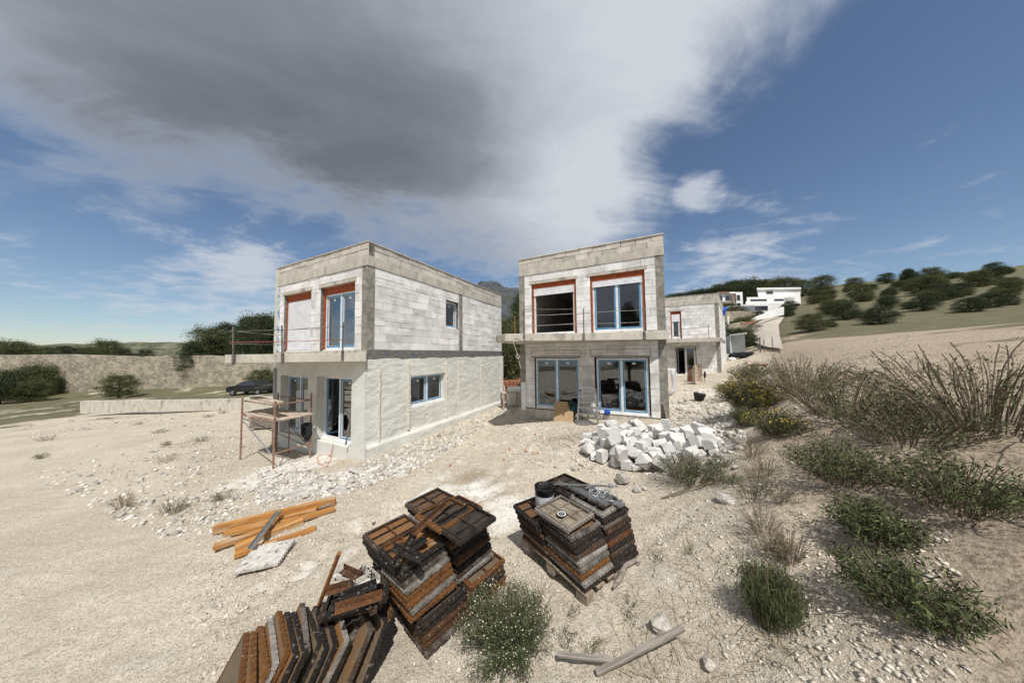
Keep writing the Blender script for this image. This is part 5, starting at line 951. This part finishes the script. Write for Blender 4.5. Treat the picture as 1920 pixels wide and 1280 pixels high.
# ------------------------------------------------------------------ plants
def leaf_mesh(name, C, size, tint, up=.3, lens=1.0, width=.45):
    n = len(C); d = rng.normal(size=(n, 3)); d[:, 2] += up; d /= np.linalg.norm(d, axis=1)[:, None]; r = rng.normal(size=(n, 3)); s = np.cross(d, r); s /= np.linalg.norm(s, axis=1)[:, None] + 1e-9
    sz = (size * rng.uniform(.6, 1.35, n))[:, None]; a = d * sz * lens; b = s * sz * width
    V = np.stack([C - a * .5, C + b * .5, C + a * .5, C - b * .5], 1).reshape(-1, 3); return np_mesh(name, V, np.arange(4 * n).reshape(n, 4), tint)
def bush(name, p, w, h, label, cat, group=None, stems=120, per=16, leaf=.022, lm='leaf', flowers=0, fm='flower', fsize=.012, lean=(0, 0), spread=1.0, bare=.15, lens=1.25, width=.26, lup=.5):
    o = empty(name, (p.x, p.y, p.z), random.uniform(0, 6.28) * 0, label, cat, group); LC, FC = [], []; mb = MB()
    for k in range(stems):
        a = random.uniform(0, 6.283); rr = math.sqrt(random.random()); r0 = rr * .18 * w; tip = Vector((math.cos(a) * rr * w * .5 * spread + lean[0] * h, math.sin(a) * rr * w * .5 * spread + lean[1] * h, h * random.uniform(.55, 1.0) * (1 - .45 * rr * rr)))
        base = Vector((math.cos(a) * r0, math.sin(a) * r0, -.03)); mid = base.lerp(tip, .5) + Vector((0, 0, h * .16)) + Vector((random.gauss(0, .03 * w), random.gauss(0, .03 * w), 0)); pts = []
        for t in np.linspace(0, 1, 6): pts.append(base * (1 - t) ** 2 + mid * 2 * t * (1 - t) + tip * t * t)
        mb.tube(pts, .0028 * max(.6, h / .5), 3, False)
        for _ in range(per):
            t = random.uniform(bare, 1) ** .8; q = base * (1 - t) ** 2 + mid * 2 * t * (1 - t) + tip * t * t; LC.append((q.x + random.gauss(0, leaf * .9), q.y + random.gauss(0, leaf * .9), q.z + random.gauss(0, leaf * .7)))
        for _ in range(flowers if random.random() < .85 else 0): q = tip + Vector((random.gauss(0, .022), random.gauss(0, .022), random.gauss(.0, .025))); FC.append(tuple(q))
    mb.build('stems', M['twig'], o); LC = np.array(LC)
    obj_from_mesh('leaves', leaf_mesh('leaves', LC, leaf, rng.uniform(0, 1, len(LC)), lup, lens, width), M[lm], o)
    if FC: FC = np.array(FC); obj_from_mesh('flowers', leaf_mesh('flowers', FC, fsize, rng.uniform(0, 1, len(FC)), .2, 1.0, 1.0), M[fm], o)
    return o
b = P_ground(955, 1203); bush('flowering_weed', b, .90, .38, 'large bushy weed with cream flowers between the two panel stacks', 'weed', None, 320, 44, .021, 'leaf', 3, 'flower', .010, lean=(-.1, 0))
b = P_ground(1004, 1140); bush('flowering_weed', b, .5, .30, 'sparse flowering weed before the pallet of the right stack', 'weed', None, 40, 8, .014, 'leaf', 4, 'flower', .010)
b = P_ground(1292, 902); bush('weed_bush', b, 1.05, .48, 'round grey-green weed bush right of the block heap', 'weed', None, 230, 22, .026, 'leaf', 2, 'flower', .012)
b = P_ground(1352, 878); bush('weed_bush', b, .6, .25, 'low weed clump between the round bush and the slope', 'weed', None, 70, 14, .026)
b = P_ground(1370, 905); bush('weed_bush', b, .5, .16, 'flat leafy weed clump below the slope edge', 'weed', None, 60, 14, .026)
b = P_ground(1412, 935); bush('weed_bush', b, .55, .4, 'tall thin weed at the right edge above the dry slope', 'weed', None, 40, 14, .024)
b = P_ground(1438, 1160); bush('broom_bush', b, .50, .46, 'dark green rush-like broom bush at the lower right', 'bush', None, 170, 34, .040, 'gorseleaf', lean=(.12, 0), spread=.8, lens=1.8, width=.10, lup=2.2)
b = P_ground(1445, 1040); bush('dry_bush', b, .4, .28, 'dry brown twiggy bush on the slope above the broom bush', 'bush', None, 90, 4, .02, 'drygrass')
for k, (px, py, w, h) in enumerate(((1063, 1190, .16, .10), (1060, 1215, .18, .10), (1108, 1222, .18, .14), (1180, 1140, .14, .12), (1235, 1052, .16, .16), (1293, 1035, .12, .12), (1106, 930, .12, .08), (1005, 1215, .2, .15), (1072, 1150, .14, .1), (1400, 1010, .2, .15), (1180, 1165, .12, .1))):
    bush('seedling', P_ground(px, py), w, h, 'small green seedling sprouting from the gravelly soil', 'seedling', 'seedlings on the soil', 9, 7, .022, spread=1.2)
b = P_ground(1418, 782); bush('gorse_bush', b + Vector((.3, .5, 0)), 1.5, 1.1, 'yellow flowering gorse bush on the right bank', 'bush', None, 330, 26, .045, 'gorseleaf', 11, 'gorse', .022)
b = P_ground(1398, 797); bush('bank_bush', b, .7, .5, 'dark green bush at the foot of the yellow gorse', 'bush', None, 140, 24, .04, 'gorseleaf')
b = P_ground(1385, 745); bush('bank_bush', b, 1.6, .7, 'green bush on the bank left of the gorse and nearer the track', 'bush', None, 150, 24, .05, 'gorseleaf', 2, 'gorse', .03)
b = P_ground(1410, 715); bush('bank_bush', b, 2.0, 1.1, 'tall green bush on the bank behind the gorse', 'bush', None, 160, 26, .06, 'gorseleaf')
b = P_ground(1452, 815); bush('bank_bush', b, .9, .5, 'olive green bush low on the bank below the gorse', 'bush', None, 140, 22, .04, 'gorseleaf', 2, 'gorse', .03)
for px, py, w, h in ((1580, 900, 1.1, .5), (1580, 780, 2.0, .9), (1690, 830, 1.6, .7), (1640, 1010, .6, .35), (1790, 950, 1.0, .5), (1840, 800, 2.4, 1.1), (1500, 740, 2.4, 1.1), (1700, 1150, .7, .4)):
    bush('bank_bush', P_ground(px, py), w, h, 'olive green scrub bush on the dry bank at far right', 'bush', 'scrub bushes on the bank', 130, 24, .038, 'gorseleaf')
# dry grass and twigs lying about
n = 1500; px_ = rng.uniform(1130, 1500, n); py_ = rng.uniform(900, 1279, n); Pp = P_grounds(np.stack([px_[:500], py_[:500]], 1)); Pp[:, 2] = on_ground(Pp[:, 0], Pp[:, 1])
mb = MB()
for p in Pp:
    a = random.uniform(0, 6.28); L = random.uniform(.05, .22); d = Vector((math.cos(a) * L, math.sin(a) * L, random.uniform(-.005, .04))); mb.tint = random.random(); mid = Vector(p) + d * .5 + Vector((random.gauss(0, .012), random.gauss(0, .012), .012)); mb.tube([Vector(p) + Vector((0, 0, .004)), mid, Vector(p) + d + Vector((0, 0, .006))], random.uniform(.0012, .0028), 3, False)
tag(mb.build('dry_grass', M['drygrass']), kind='stuff')
mb = MB(); c = P_ground(1063, 825)
for k in range(90):
    q = Vector((c.x + random.gauss(0, .35), c.y + random.gauss(0, .25), 0)); q.z = float(gz(q.x, q.y)) + .02; a = random.uniform(0, 6.28); L = random.uniform(.15, .5); d = Vector((math.cos(a), math.sin(a), 0)) * L; mb.tint = random.random(); mb.tube([q, q + d * .5 + Vector((0, 0, random.uniform(.03, .16))), q + d], .007, 4, False)
tag(mb.build('straw_heap', mat('pale_straw', (.55, .50, .42), (.38, .33, .26), 20, .9)), 'pale tangle of straw and cut strips left of the block heap', 'straw')
mb = MB(); mb.tube([P_ground(1240, 938) + Vector((0, 0, .03)), P_ground(1290, 922) + Vector((0, 0, .05)), P_ground(1345, 905) + Vector((0, 0, .03))], .014, 6); tag(mb.build('dry_branch', M['twig']), 'thin dry branch lying under the round weed bush', 'branch')
mb = MB(); q = [P_ground(1150, 1110), P_ground(1163, 1092), P_ground(1172, 1068), P_ground(1192, 1058), P_ground(1200, 1064)]
for v in q: v.z += .045
mb.tube(q, .026, 8, True, [.012, .028, .03, .022, .01]); tag(mb.build('root_wood', M['oldwood'], smooth=True), 'gnarled piece of pale wood beside the pallet of the right stack', 'wood')
# ------------------------------------------------------------------ trees
def make_tree(name, h, w, kind, seed, n_clump, per, leaf, m):
    r = np.random.default_rng(seed); o = empty(name, (0, 0, -200)); mb = MB(); th_ = h * (.45 if kind == 'pine' else .35)
    tops = [(0, 0, -.3), (.02 * h, .01 * h, h * .3), (.0, .03 * h, h * .6), (.01 * h, .0, h * .88)]; mb.tube(tops, .1, 8, True, [.035 * h, .028 * h, .018 * h, .006 * h]); C = []; T_ = []
    for k in range(n_clump):
        u = r.uniform(0, 1); a = r.uniform(0, 6.283); zf = (.24 + .76 * u) if kind == 'pine' else (.12 + .88 * u); prof = (math.sin(min(1, (1 - u) * 1.15 + .10) * math.pi * .62) if kind == 'pine' else math.sqrt(max(.05, 1 - (u * 1.7 - .75) ** 2)))
        rad = w * .5 * prof * math.sqrt(r.uniform(.15, 1)) * r.uniform(.75, 1.15); c = np.array([math.cos(a) * rad, math.sin(a) * rad, zf * h * r.uniform(.93, 1.05)])
        if r.uniform() < .45: mb.tube([(0, 0, max(.1, c[2] - .25 * rad - .05 * h)), tuple(c * np.array([.5, .5, 1]) - np.array([0, 0, .05 * h])), tuple(c)], .006 * h, 4, False, [.010 * h, .006 * h, .002 * h])
        s = w * r.uniform(.045, .10); n = int(per * r.uniform(.5, 1.4)); C.append(c + np.clip(r.normal(size=(n, 3)), -1.7, 1.7) * np.array([s, s, s * .55])); T_.append(np.clip(r.uniform(.0, 1.0) + r.normal(0, .12, n), 0, 1))
    mb.build('trunk', M['bark'], o); C = np.concatenate(C); T_ = np.concatenate(T_); C[:, 2] = np.maximum(C[:, 2], .1 * h)
    obj_from_mesh('crown', leaf_mesh('crown', C, leaf, T_, .3, 1.0, .55), M[m], o); return o
TR = {'pine': [make_tree('pine_tree', 8, 5.5, 'pine', 31 + i, 190, 95, .17, 'pine') for i in range(2)], 'round': [make_tree('round_tree', 5, 5.2, 'round', 61 + i, 200, 95, .13, m) for i, m in enumerate(('olive', 'pine'))]}
USED = set()
def tree(kind, v, x, y, h, label, group, wide=1.0, sink=0.1):
    p = TR[kind][v]; b = 8 if kind == 'pine' else 5
    if (kind, v) in USED: o = dup(p)
    else: USED.add((kind, v)); o = p
    o.location = (x, y, float(gz(x, y)) - sink); s = h / b; o.scale = (s * wide, s * wide, s); o.rotation_euler = (0, 0, random.uniform(0, 6.28)); return tag(o, label, 'tree', group)
def tree_px(kind, v, px, ytop, Y, label, group, wide=1.0):
    q = P_y(px, ytop, Y); g_ = float(gz(q.x, q.y)); return tree(kind, v, q.x, q.y, max(1.2, q.z - g_), label, group, wide)
tree_px('round', 0, 951, 592, 19.5, 'yellow-green tree just behind the far end of the rendered house', None, .62)
tree_px('pine', 0, 976, 556, 24, 'tall dark pine rising between the two houses', None, .55)
tree_px('round', 1, 965, 640, 22, 'dark round tree low in the gap between the houses', None, .9)
tree_px('round', 0, 975, 675, 19.5, 'low olive green bushy tree above the brick pallets', None, 1.2)
tree_px('pine', 1, 1000, 600, 27, 'pine mostly hidden behind the right-hand house', None, .8)
for k, (px, yt, Y, kd, v) in enumerate(((488, 591, 40, 'round', 1), (507, 588, 44, 'round', 0), (466, 597, 42, 'pine', 1), (430, 606, 43, 'round', 1), (392, 612, 40, 'round', 0))):
    tree_px(kd, v, px, yt, Y, ['dark round tree beyond the balcony of the rendered house', 'olive green tree close to the left corner of the rendered house', 'dark pine among the trees left of the rendered house', 'dark round tree at the left of the row behind the balcony', 'olive green tree at the left end of the row'][k], 'trees beyond the left balcony', .9)
tree_px('round', 0, 491, 690, 34.5, 'small yellow-green bush tree below the stone bank, above the parked car', None, 1.0)
for px, yt, Y in ((1250, 555, 118), (1263, 552, 112), (1276, 551, 116), (1290, 547, 112), (1304, 546, 114), (1317, 543, 110), (1330, 542, 112), (1340, 544, 108)):
    tree_px('round', random.randrange(2), px, yt, Y, 'tree of the dark hilltop row behind the farthest house', 'hilltop row of trees', 1.25)
for px, yt, Y in ((1357, 531, 104), (1366, 534, 100), (1386, 526, 106), (1396, 525, 104), (1407, 529, 102), (1418, 527, 105), (1428, 530, 100), (1440, 523, 98), (1470, 520, 96), (1500, 524, 100), (1540, 516, 104), (1600, 520, 98), (1660, 512, 100), (1400, 536, 98)):
    tree_px('round', random.choice((1, 1, 0)), px, yt, Y, 'dark round pine on the ridge above the white villas', 'ridge pines above the villas', 1.15)
for k in range(130):
    px = random.uniform(1405, 1910); Y = random.uniform(26, 95); r = ray(px, 600); x = r.x / r.y * Y
    if bank_s(x, Y) < 5: continue
    tree('round', random.randrange(2), x, Y, random.uniform(.7, 2.2), 'low round shrub on the scrubby hillside', 'shrubs on the scrubby hillside', 1.3)
for k, (px, py) in enumerate(((1392, 838), (1420, 905), (1384, 775), (1436, 885), (1395, 725), (1430, 1000), (1372, 748), (1412, 855), (1385, 705), (1470, 950), (1480, 1050))):
    bush('dry_bush', P_ground(px, py), random.uniform(.3, .6), random.uniform(.18, .38), 'low dry brown tuft on the earth bank', 'tuft', 'dry tufts on the earth bank', 60, 5, .02, 'drygrass' if k % 3 else 'gorseleaf')
for k in range(16):
    px, py = random.uniform(60, 470), random.uniform(760, 1000); bush('dry_bush', P_ground(px, py), random.uniform(.3, .8), random.uniform(.15, .4), 'low dry weed tuft on the bare ground at far left', 'tuft', 'dry weed tufts at far left', 50, 7, .03, 'drygrass' if k % 2 else 'leaf')
for k in range(34):
    px = random.choice((random.uniform(0, 440), random.uniform(1460, 1900), random.uniform(0, 440))); Y = random.uniform(30, 70) if px < 500 else random.uniform(45, 85); r = ray(px, 660); x = r.x / r.y * Y
    tree('round' if random.random() < .7 else 'pine', random.randrange(2), x, Y, random.uniform(2.5, 5), 'scattered tree on the scrub land at the sides', 'scattered trees on the scrub land')
rt = tree('pine', 0, -3.9, -5.2, 7.2, 'tall pine behind the viewer, seen mirrored in the upper right window', None, .55)
# ------------------------------------------------------------------ hillside: villas, walls, shed, track, car
def gpt(px, Y, z=None): q = P_y(px, 660, Y); return Vector((q.x, q.y, float(gz(q.x, q.y)) if z is None else z))
def zpx(px, py, Y): return P_y(px, py, Y).z
def radial_box(mb, a, b, yt, yb, Y, dep, zfloor=None):   # block facing the valley, receding straight away from it
    p0, p1 = P_y(a, yt, Y), P_y(b, yt, Y); z0 = P_y(b, yb, Y).z if zfloor is None else zfloor; q0, q1 = Vector((p0.x, p0.y, 0)).normalized() * dep, Vector((p1.x, p1.y, 0)).normalized() * dep; z1 = p0.z
    vs = [(p.x, p.y, z) for z in (z0, z1) for p in (p0, p1, p1 + q1, p0 + q0)]
    mb.add(vs, [(3, 2, 1, 0), (4, 5, 6, 7), (0, 1, 5, 4), (1, 2, 6, 5), (2, 3, 7, 6), (3, 0, 4, 7)])
def villa(name, Y, label, boxes, wins, grp='white villas on the hillside'):
    x0 = P_y(boxes[0][0], boxes[0][3], Y); o = empty(name, (x0.x, Y, float(gz(x0.x, Y))), 0, label, 'villa', grp); org = o.location.copy()
    for a, b, yt, yb, dep, m, dy, part in boxes:
        mb = MB(); mb.M = Matrix.Translation(-org); zb = P_y(b, yb, Y + dy).z; p = P_y(b, yb, Y + dy)
        radial_box(mb, a, b, yt, yb, Y + dy, dep, min(zb, float(gz(p.x, p.y)) - 2) if part == 'wall' else zb); mb.build(part, M[m], o)
    for a, b, yt, yb, dy in wins:
        mb = MB(); mb.M = Matrix.Translation(-org); radial_box(mb, a, b, yt, yb, Y + dy - .08, .12); w = mb.build('window', M['pvc'], o)
        mb = MB(); mb.M = Matrix.Translation(-org); e = .45; radial_box(mb, a + e, b - e, yt + e, yb - e, Y + dy - .12, .03); mb.build('pane', M['winglass'], w)
    return o
villa('villa', 76, 'flat-roofed white villa with brown brick panel on the hillside', [(1347, 1380, 550.5, 566, 9, 'white', .6, 'wall'), (1379.5, 1392, 547.5, 580, 9, 'white', 0, 'wall'), (1346, 1380, 547.5, 550.3, 9.6, 'white', .1, 'roof'), (1370, 1378, 551, 564, .4, 'brick', .3, 'brick_panel'), (1347, 1368, 547, 549, .5, 'brick', -.1, 'roof_edge'), (1350, 1379, 565, 581, 8.0, 'terrace', -1.0, 'retaining_base')],
    [(1350, 1355, 554, 563, .55), (1360, 1369, 554, 563.5, .55), (1371, 1374, 553, 563.5, .25), (1381.5, 1388, 552.5, 562.5, -.05), (1382, 1389, 567.5, 575, -.05)])
villa('villa', 60, 'stepped white villa with dark banded balconies at the right edge of the hillside', [(1421, 1500, 541, 557, 8, 'white', 3, 'wall'), (1419, 1502, 539.5, 541.5, 9, 'white', 2.6, 'roof'), (1400, 1470, 557, 566, 9, 'white', 1, 'wall'), (1398, 1500, 565, 569, 9.5, 'white', .4, 'balcony'), (1394, 1480, 571, 586, 8, 'white', 0, 'wall'), (1423, 1490, 555, 557.2, 7, 'white', 1.2, 'balcony')],
    [(1437, 1450, 545.5, 551, 2.95), (1407, 1438, 560.5, 565, .95), (1415, 1440, 573, 581, -.05), (1452, 1470, 560, 566, .95)])
def hwall(label, pts, yb, Y, dep, m, name='retaining_wall', grp='retaining walls on the hillside'):
    mb = MB(); P0 = [(P_y(a, yt, Yq), P_y(a, yb_, Yq)) for a, yt, yb_, Yq in pts]
    for (t0, b0), (t1, b1) in zip(P0[:-1], P0[1:]):
        e = Vector((0, dep, 0)); mb.add([b0, b1, t1, t0, b0 + e, b1 + e, t1 + e, t0 + e], [(0, 1, 2, 3), (7, 6, 5, 4), (0, 4, 5, 1), (1, 5, 6, 2), (2, 6, 7, 3), (3, 7, 4, 0)])
    return tag(mb.build(name, M[m]), label, 'wall', grp)
hwall('white garden wall below the flat-roofed villa', [(1364, 574, 583, 62), (1392, 573, 584, 60), (1414, 572, 587, 56)], 0, 0, .4, 'white')
hwall('tan dry-stone terrace wall below the white garden wall', [(1360, 584, 603, 52), (1388, 583, 600, 52), (1414, 584, 594, 52)], 0, 0, .8, 'terrace')
hwall('white boundary wall rising along the pale track', [(1402, 601, 606, 44), (1425, 591, 599, 44), (1470, 575, 590, 44)], 0, 0, .3, 'white')
hwall('grey block wall with red coping beside the track', [(1366, 607, 622, 36), (1392, 603, 620, 36), (1419, 604, 617.5, 35)], 0, 0, .3, 'terrace')
mb = MB(); a, b = P_y(1390, 607, 35.4), P_y(1416.5, 602.5, 34.9); mb.bar(a, b, .5, .22); tag(mb.build('tile_coping', M['tile']), 'dark red coping lying along the grey block wall', 'coping')
mb = MB(); a = P_y(1364, 592, 47); mb.M = Matrix.Translation((a.x, a.y, 0)); mb.box(-.12, -.12, a.z - 1.6, .16, .12, a.z); tag(mb.build('gate_post', M['white']), 'white gate post before the tan terrace wall', 'post')
# grey sheet-metal site shed
sa, sb_ = P_y(1371, 664, 29.5), P_y(1398, 657, 28.2); sh_ = empty('site_shed', (sa.x, sa.y, float(gz(sa.x, sa.y)) - .2), 0, 'pale grey sheet-metal site shed beside the farthest house', 'shed'); so_ = sh_.location.copy()
ht0, ht1 = P_y(1371, 629, 29.5).z, P_y(1395, 625.5, 28.2).z; bz = so_.z
mb = MB(); q = [sa, sb_, sb_ + Vector((1.4, 3, 0)), sa + Vector((1.4, 3, 0))]; vs = [Vector((p.x, p.y, bz)) - so_ for p in q] + [Vector((p.x, p.y, z)) - so_ for p, z in zip(q, (ht0, ht1, ht1, ht0))]
mb.add(vs, [(0, 1, 5, 4), (1, 2, 6, 5), (2, 3, 7, 6), (3, 0, 4, 7), (4, 5, 6, 7), (3, 2, 1, 0)]); mb.build('wall', M['grey'], sh_)
mb = MB(); mb.bar(vs[4] + Vector((-.1, -.08, .05)), vs[5] + Vector((.1, -.08, .05)), .16, .12); mb.bar(vs[0] + Vector((-.06, -.05, 0)), vs[4] + Vector((-.06, -.05, 0)), .1, .1); mb.build('edge_trim', M['white'], sh_)
for k in range(6): mb = MB(); z = .3 + k * (ht0 - bz) / 6.4; mb.bar(vs[0] + Vector((-.32, -.08, z)), vs[0] + Vector((-.10, -.08, z)), .05, .07); mb.build('rung', M['rebar'], sh_)
# blue sheet on the corner of the farthest house
cb = ray(1356, 582) * (24 / ray(1356, 582).y); ol = [((ray(x, y) * (24 / ray(x, y).y) - cb).x, (ray(x, y) * (24 / ray(x, y).y) - cb).z) for x, y in ((1352, 584), (1357, 575.5), (1364.5, 575), (1365, 580), (1358, 582), (1356.5, 586), (1358.5, 591), (1354.5, 592), (1353.5, 588))]
cloth('blue_sheet', ol, cb, Vector((1, 0, 0)), Zv, Vector((0, 1, 0)), M['blue'], 'bright blue plastic sheet blowing at the corner of the farthest house', 'sheet', .12, 2)
# pale track up the hillside
L_ = [P_ground(1404, 640), P_ground(1412, 618), P_ground(1420, 606), P_ground(1432, 597)]; R2_ = [P_ground(1470, 660), P_ground(1462, 632), P_ground(1460, 612), P_ground(1470, 597)]
V, Fq = [], []; nU, nV = 24, 8; 
def plerp(L, t): t *= len(L) - 1; i = min(int(t), len(L) - 2); return L[i].lerp(L[i + 1], t - i)
for i in range(nU):
    for j in range(nV): q = plerp(L_, i / (nU - 1)).lerp(plerp(R2_, i / (nU - 1)), j / (nV - 1)); V.append((q.x, q.y, float(gz(q.x, q.y)) + .22))
for i in range(nU - 1):
    for j in range(nV - 1): Fq.append((i * nV + j, i * nV + j + 1, (i + 1) * nV + j + 1, (i + 1) * nV + j))
tag(obj_from_mesh('track', np_mesh('track', np.array(V), np.array(Fq)), M['track'], smooth=True), kind='structure')
for k, (px, yt, yb, Y) in enumerate(((1425.5, 632, 672, 24), (1433, 636, 674, 23), (1421, 634, 666, 26), (1449, 632, 676, 22))):
    a, b = P_y(px, yt, Y), P_y(px + 1, yb, Y); b.z = float(gz(b.x, b.y)) - .1; mb = MB(); mb.tube([b, Vector((b.x, b.y, max(a.z, b.z + 1)))], .05 if k == 0 else .03, 8); tag(mb.build('fence_post', M['rebar']), ['thick dark fence post by the pale track', 'thin dark fence post right of the thick one', 'thin fence post left of the thick one', 'dark fence post at the right beside the bank'][k], 'post', 'fence posts by the track')
for k in range(3):
    q = P_ground(1372 + 14 * k, 668); stone(RK[k], q, .8, 'dark rubbish-strewn stone at the foot of the site shed', 'stones at the site shed')
for px, yt, Y in ((1394, 592, 40), (1376, 614, 33), (1388, 615, 33), (1405, 624, 31), (1364, 568, 68), (1376, 572, 60), (1421, 582, 50), (1398, 622, 31)):
    tree_px('round', random.randrange(2), px, yt, Y, 'low dark shrub between the walls of the hillside', 'hillside shrubs', 1.0)
def lump(name, p, sx, sy, sz, m, label, cat, seed):
    bm = bmesh.new(); bmesh.ops.create_icosphere(bm, subdivisions=3, radius=.5)
    for v in bm.verts: v.co *= 1 + .5 * float(fbm(v.co.x * 5 + seed, v.co.y * 5 + v.co.z * 4, 3, seed))
    me = bpy.data.meshes.new(name); bm.to_mesh(me); bm.free(); o = obj_from_mesh(name, me, m, smooth=True); o.location = p + Vector((0, 0, sz * .3)); o.scale = (sx, sy, sz); return tag(o, label, cat)
lump('rubbish_sack', P_ground(1378, 671), 1.1, .8, .7, M['black_cloth'], 'slumped black rubbish sack nearest the farthest house', 'sack', 3)
lump('rubbish_sack', P_ground(1398, 670), 1.4, .9, .7, M['black_cloth'], 'wide black rubbish sack below the site shed', 'sack', 5)
lump('rubbish_sack', P_ground(1373, 676), .6, .5, .4, M['white'], 'small white sack lying before the black rubbish sacks', 'sack', 7)
tp_ = P_ground(1431, 689); to_ = empty('tile_pile', tp_, .2, 'short pile of orange roof tiles on the bank behind the gorse', 'tiles')
for k in range(9):
    mb = MB(); c = Vector((-.8 + k * .2, 0, .12)); n_ = 8; vs = [(c.x + .11 * math.cos(math.pi * j / n_) * q, y, c.z + .11 * math.sin(math.pi * j / n_) * q) for q in (1, .86) for y in (-.22, .22) for j in range(n_ + 1)]; w_ = n_ + 1
    mb.add(vs, [(j, j + 1, w_ + j + 1, w_ + j) for j in range(n_)] + [(2 * w_ + j, 3 * w_ + j, 3 * w_ + j + 1, 2 * w_ + j + 1) for j in range(n_)]); mb.build('roof_tile', M['tile'], to_)
# parked car at the left
cc = P_y(478, 738, 31); cz = float(gz(cc.x, cc.y)); car = empty('parked_car', (cc.x - .3, cc.y, cz), 0.06, 'black parked car on the lower road beyond the scaffold', 'car')
prof = [(-2.1, .35), (-2.15, .75), (-1.95, 1.0), (-1.2, 1.08), (-.55, 1.5), (.75, 1.52), (1.45, 1.08), (2.05, .95), (2.15, .6), (2.1, .35)]
mb = MB(); n = len(prof); vs = [(x, y * (.84 if z > 1.2 else 1), z) for y in (-.85, .85) for x, z in prof]; mb.add(vs, [tuple(range(n)), tuple(range(2 * n - 1, n - 1, -1))] + [(i, n + i, n + (i + 1) % n, (i + 1) % n) for i in range(n)]); mb.build('body', M['carpaint'], car, bevel=.05)
for y in (-.80, .80): mb = MB(); s = 1 if y > 0 else -1; mb.add([(-.95, s * .86, 1.10), (.98, s * .86, 1.10), (.62, s * .745, 1.44), (-.48, s * .745, 1.44)], [(0, 1, 2, 3)]); mb.build('side_window', M['winglass'], car)
for x in (-1.35, 1.32):
    for y in (-.82, .82):
        mb = MB(); mb.M = Matrix.Translation((x, y, .33)) @ Matrix.Rotation(math.pi / 2, 4, 'X'); mb.lathe([(.2, -.11), (.30, -.11), (.33, -.07), (.33, .07), (.30, .11), (.2, .11)], 24); w = mb.build('wheel', M['rubber'], car)
        mb = MB(); mb.M = Matrix.Translation((x, y, .33)) @ Matrix.Rotation(math.pi / 2, 4, 'X'); mb.lathe([(0, -.09), (.06, -.09), (.2, -.1), (.2, .1), (.06, .09), (0, .09)], 10); mb.build('rim', M['alu'], w)
mb = MB(); mb.box(1.0, -.875, .80, 2.05, -.86, .84); mb.build('trim', M['alu'], car)
for y in (-.6, .6): mb = MB(); mb.box(2.04, y - .18, .70, 2.13, y + .18, .86); mb.build('headlight', M['winglass'], car)
hwall('pale low wall between the site and the lower road', [(150, 752, 775, 20), (380, 749, 770, 20), (450, 747, 770, 20), (520, 745, 770, 20)], 0, 0, .3, 'concrete', 'low_wall', None)
hwall('rough stone bank wall above the lower road at left', [(-300, 668, 750, 36), (120, 664, 750, 36), (250, 668, 750, 36), (380, 666, 750, 36), (470, 670, 750, 36), (530, 672, 750, 36)], 0, 0, 1.0, 'terrace', 'stone_bank_wall', None)
# ------------------------------------------------------------------ mountain and far hills
def ridge(name, tops, Y, dep, m, seed, step=2.0, jag=.02, floor=-30):
    P0 = [P_y(px, py, Y) for px, py in tops]; X = np.array([p.x for p in P0]); Zt = np.array([p.z for p in P0]); n = 260; xs_ = np.linspace(X[0], X[-1], n); zt = np.interp(xs_, X, Zt); H_ = zt.max() - floor
    zt = zt + jag * H_ * fbm(xs_ / (dep * .10), xs_ * 0, 5, seed); nd = 70; t = np.linspace(-1, 1, nd); TT, XX = np.meshgrid(t, xs_, indexing='ij'); R0 = np.maximum(0, 1 - np.abs(TT)) ** .8
    YY = Y + TT * dep; ZZ = floor + (zt[None] - floor) * R0 + jag * 2.4 * H_ * fbm(XX / (dep * .14), YY / (dep * .14), 5, seed + 3) * np.minimum(1, np.abs(TT) * 4) * (R0 > 0)
    V = np.stack([XX, YY, ZZ], -1).reshape(-1, 3); ii = np.arange(n * nd).reshape(nd, n); Fq = np.stack([ii[:-1, :-1], ii[:-1, 1:], ii[1:, 1:], ii[1:, :-1]], -1).reshape(-1, 4)
    return tag(obj_from_mesh(name, np_mesh(name, V, Fq), M[m], smooth=False), kind='structure')
ridge('mountain', [(520, 664), (640, 640), (700, 600), (780, 590), (860, 560), (890, 537), (899, 531), (905, 528), (921, 527), (925, 531), (928, 530), (931, 527.5), (938, 529), (945, 534), (955, 541), (962, 540), (972, 536), (990, 545), (1040, 580), (1120, 600), (1200, 640), (1300, 664)], 2600, 900, 'rock', 71, jag=.06, floor=-60)
ridge('hills', [(-3600, 650), (-1500, 640), (-700, 646), (0, 648), (300, 640), (460, 646), (700, 652), (960, 640), (1200, 640), (1500, 600), (2000, 560), (2700, 540), (4800, 560)], 900, 300, 'scrubhill', 91, jag=.05, floor=-60)
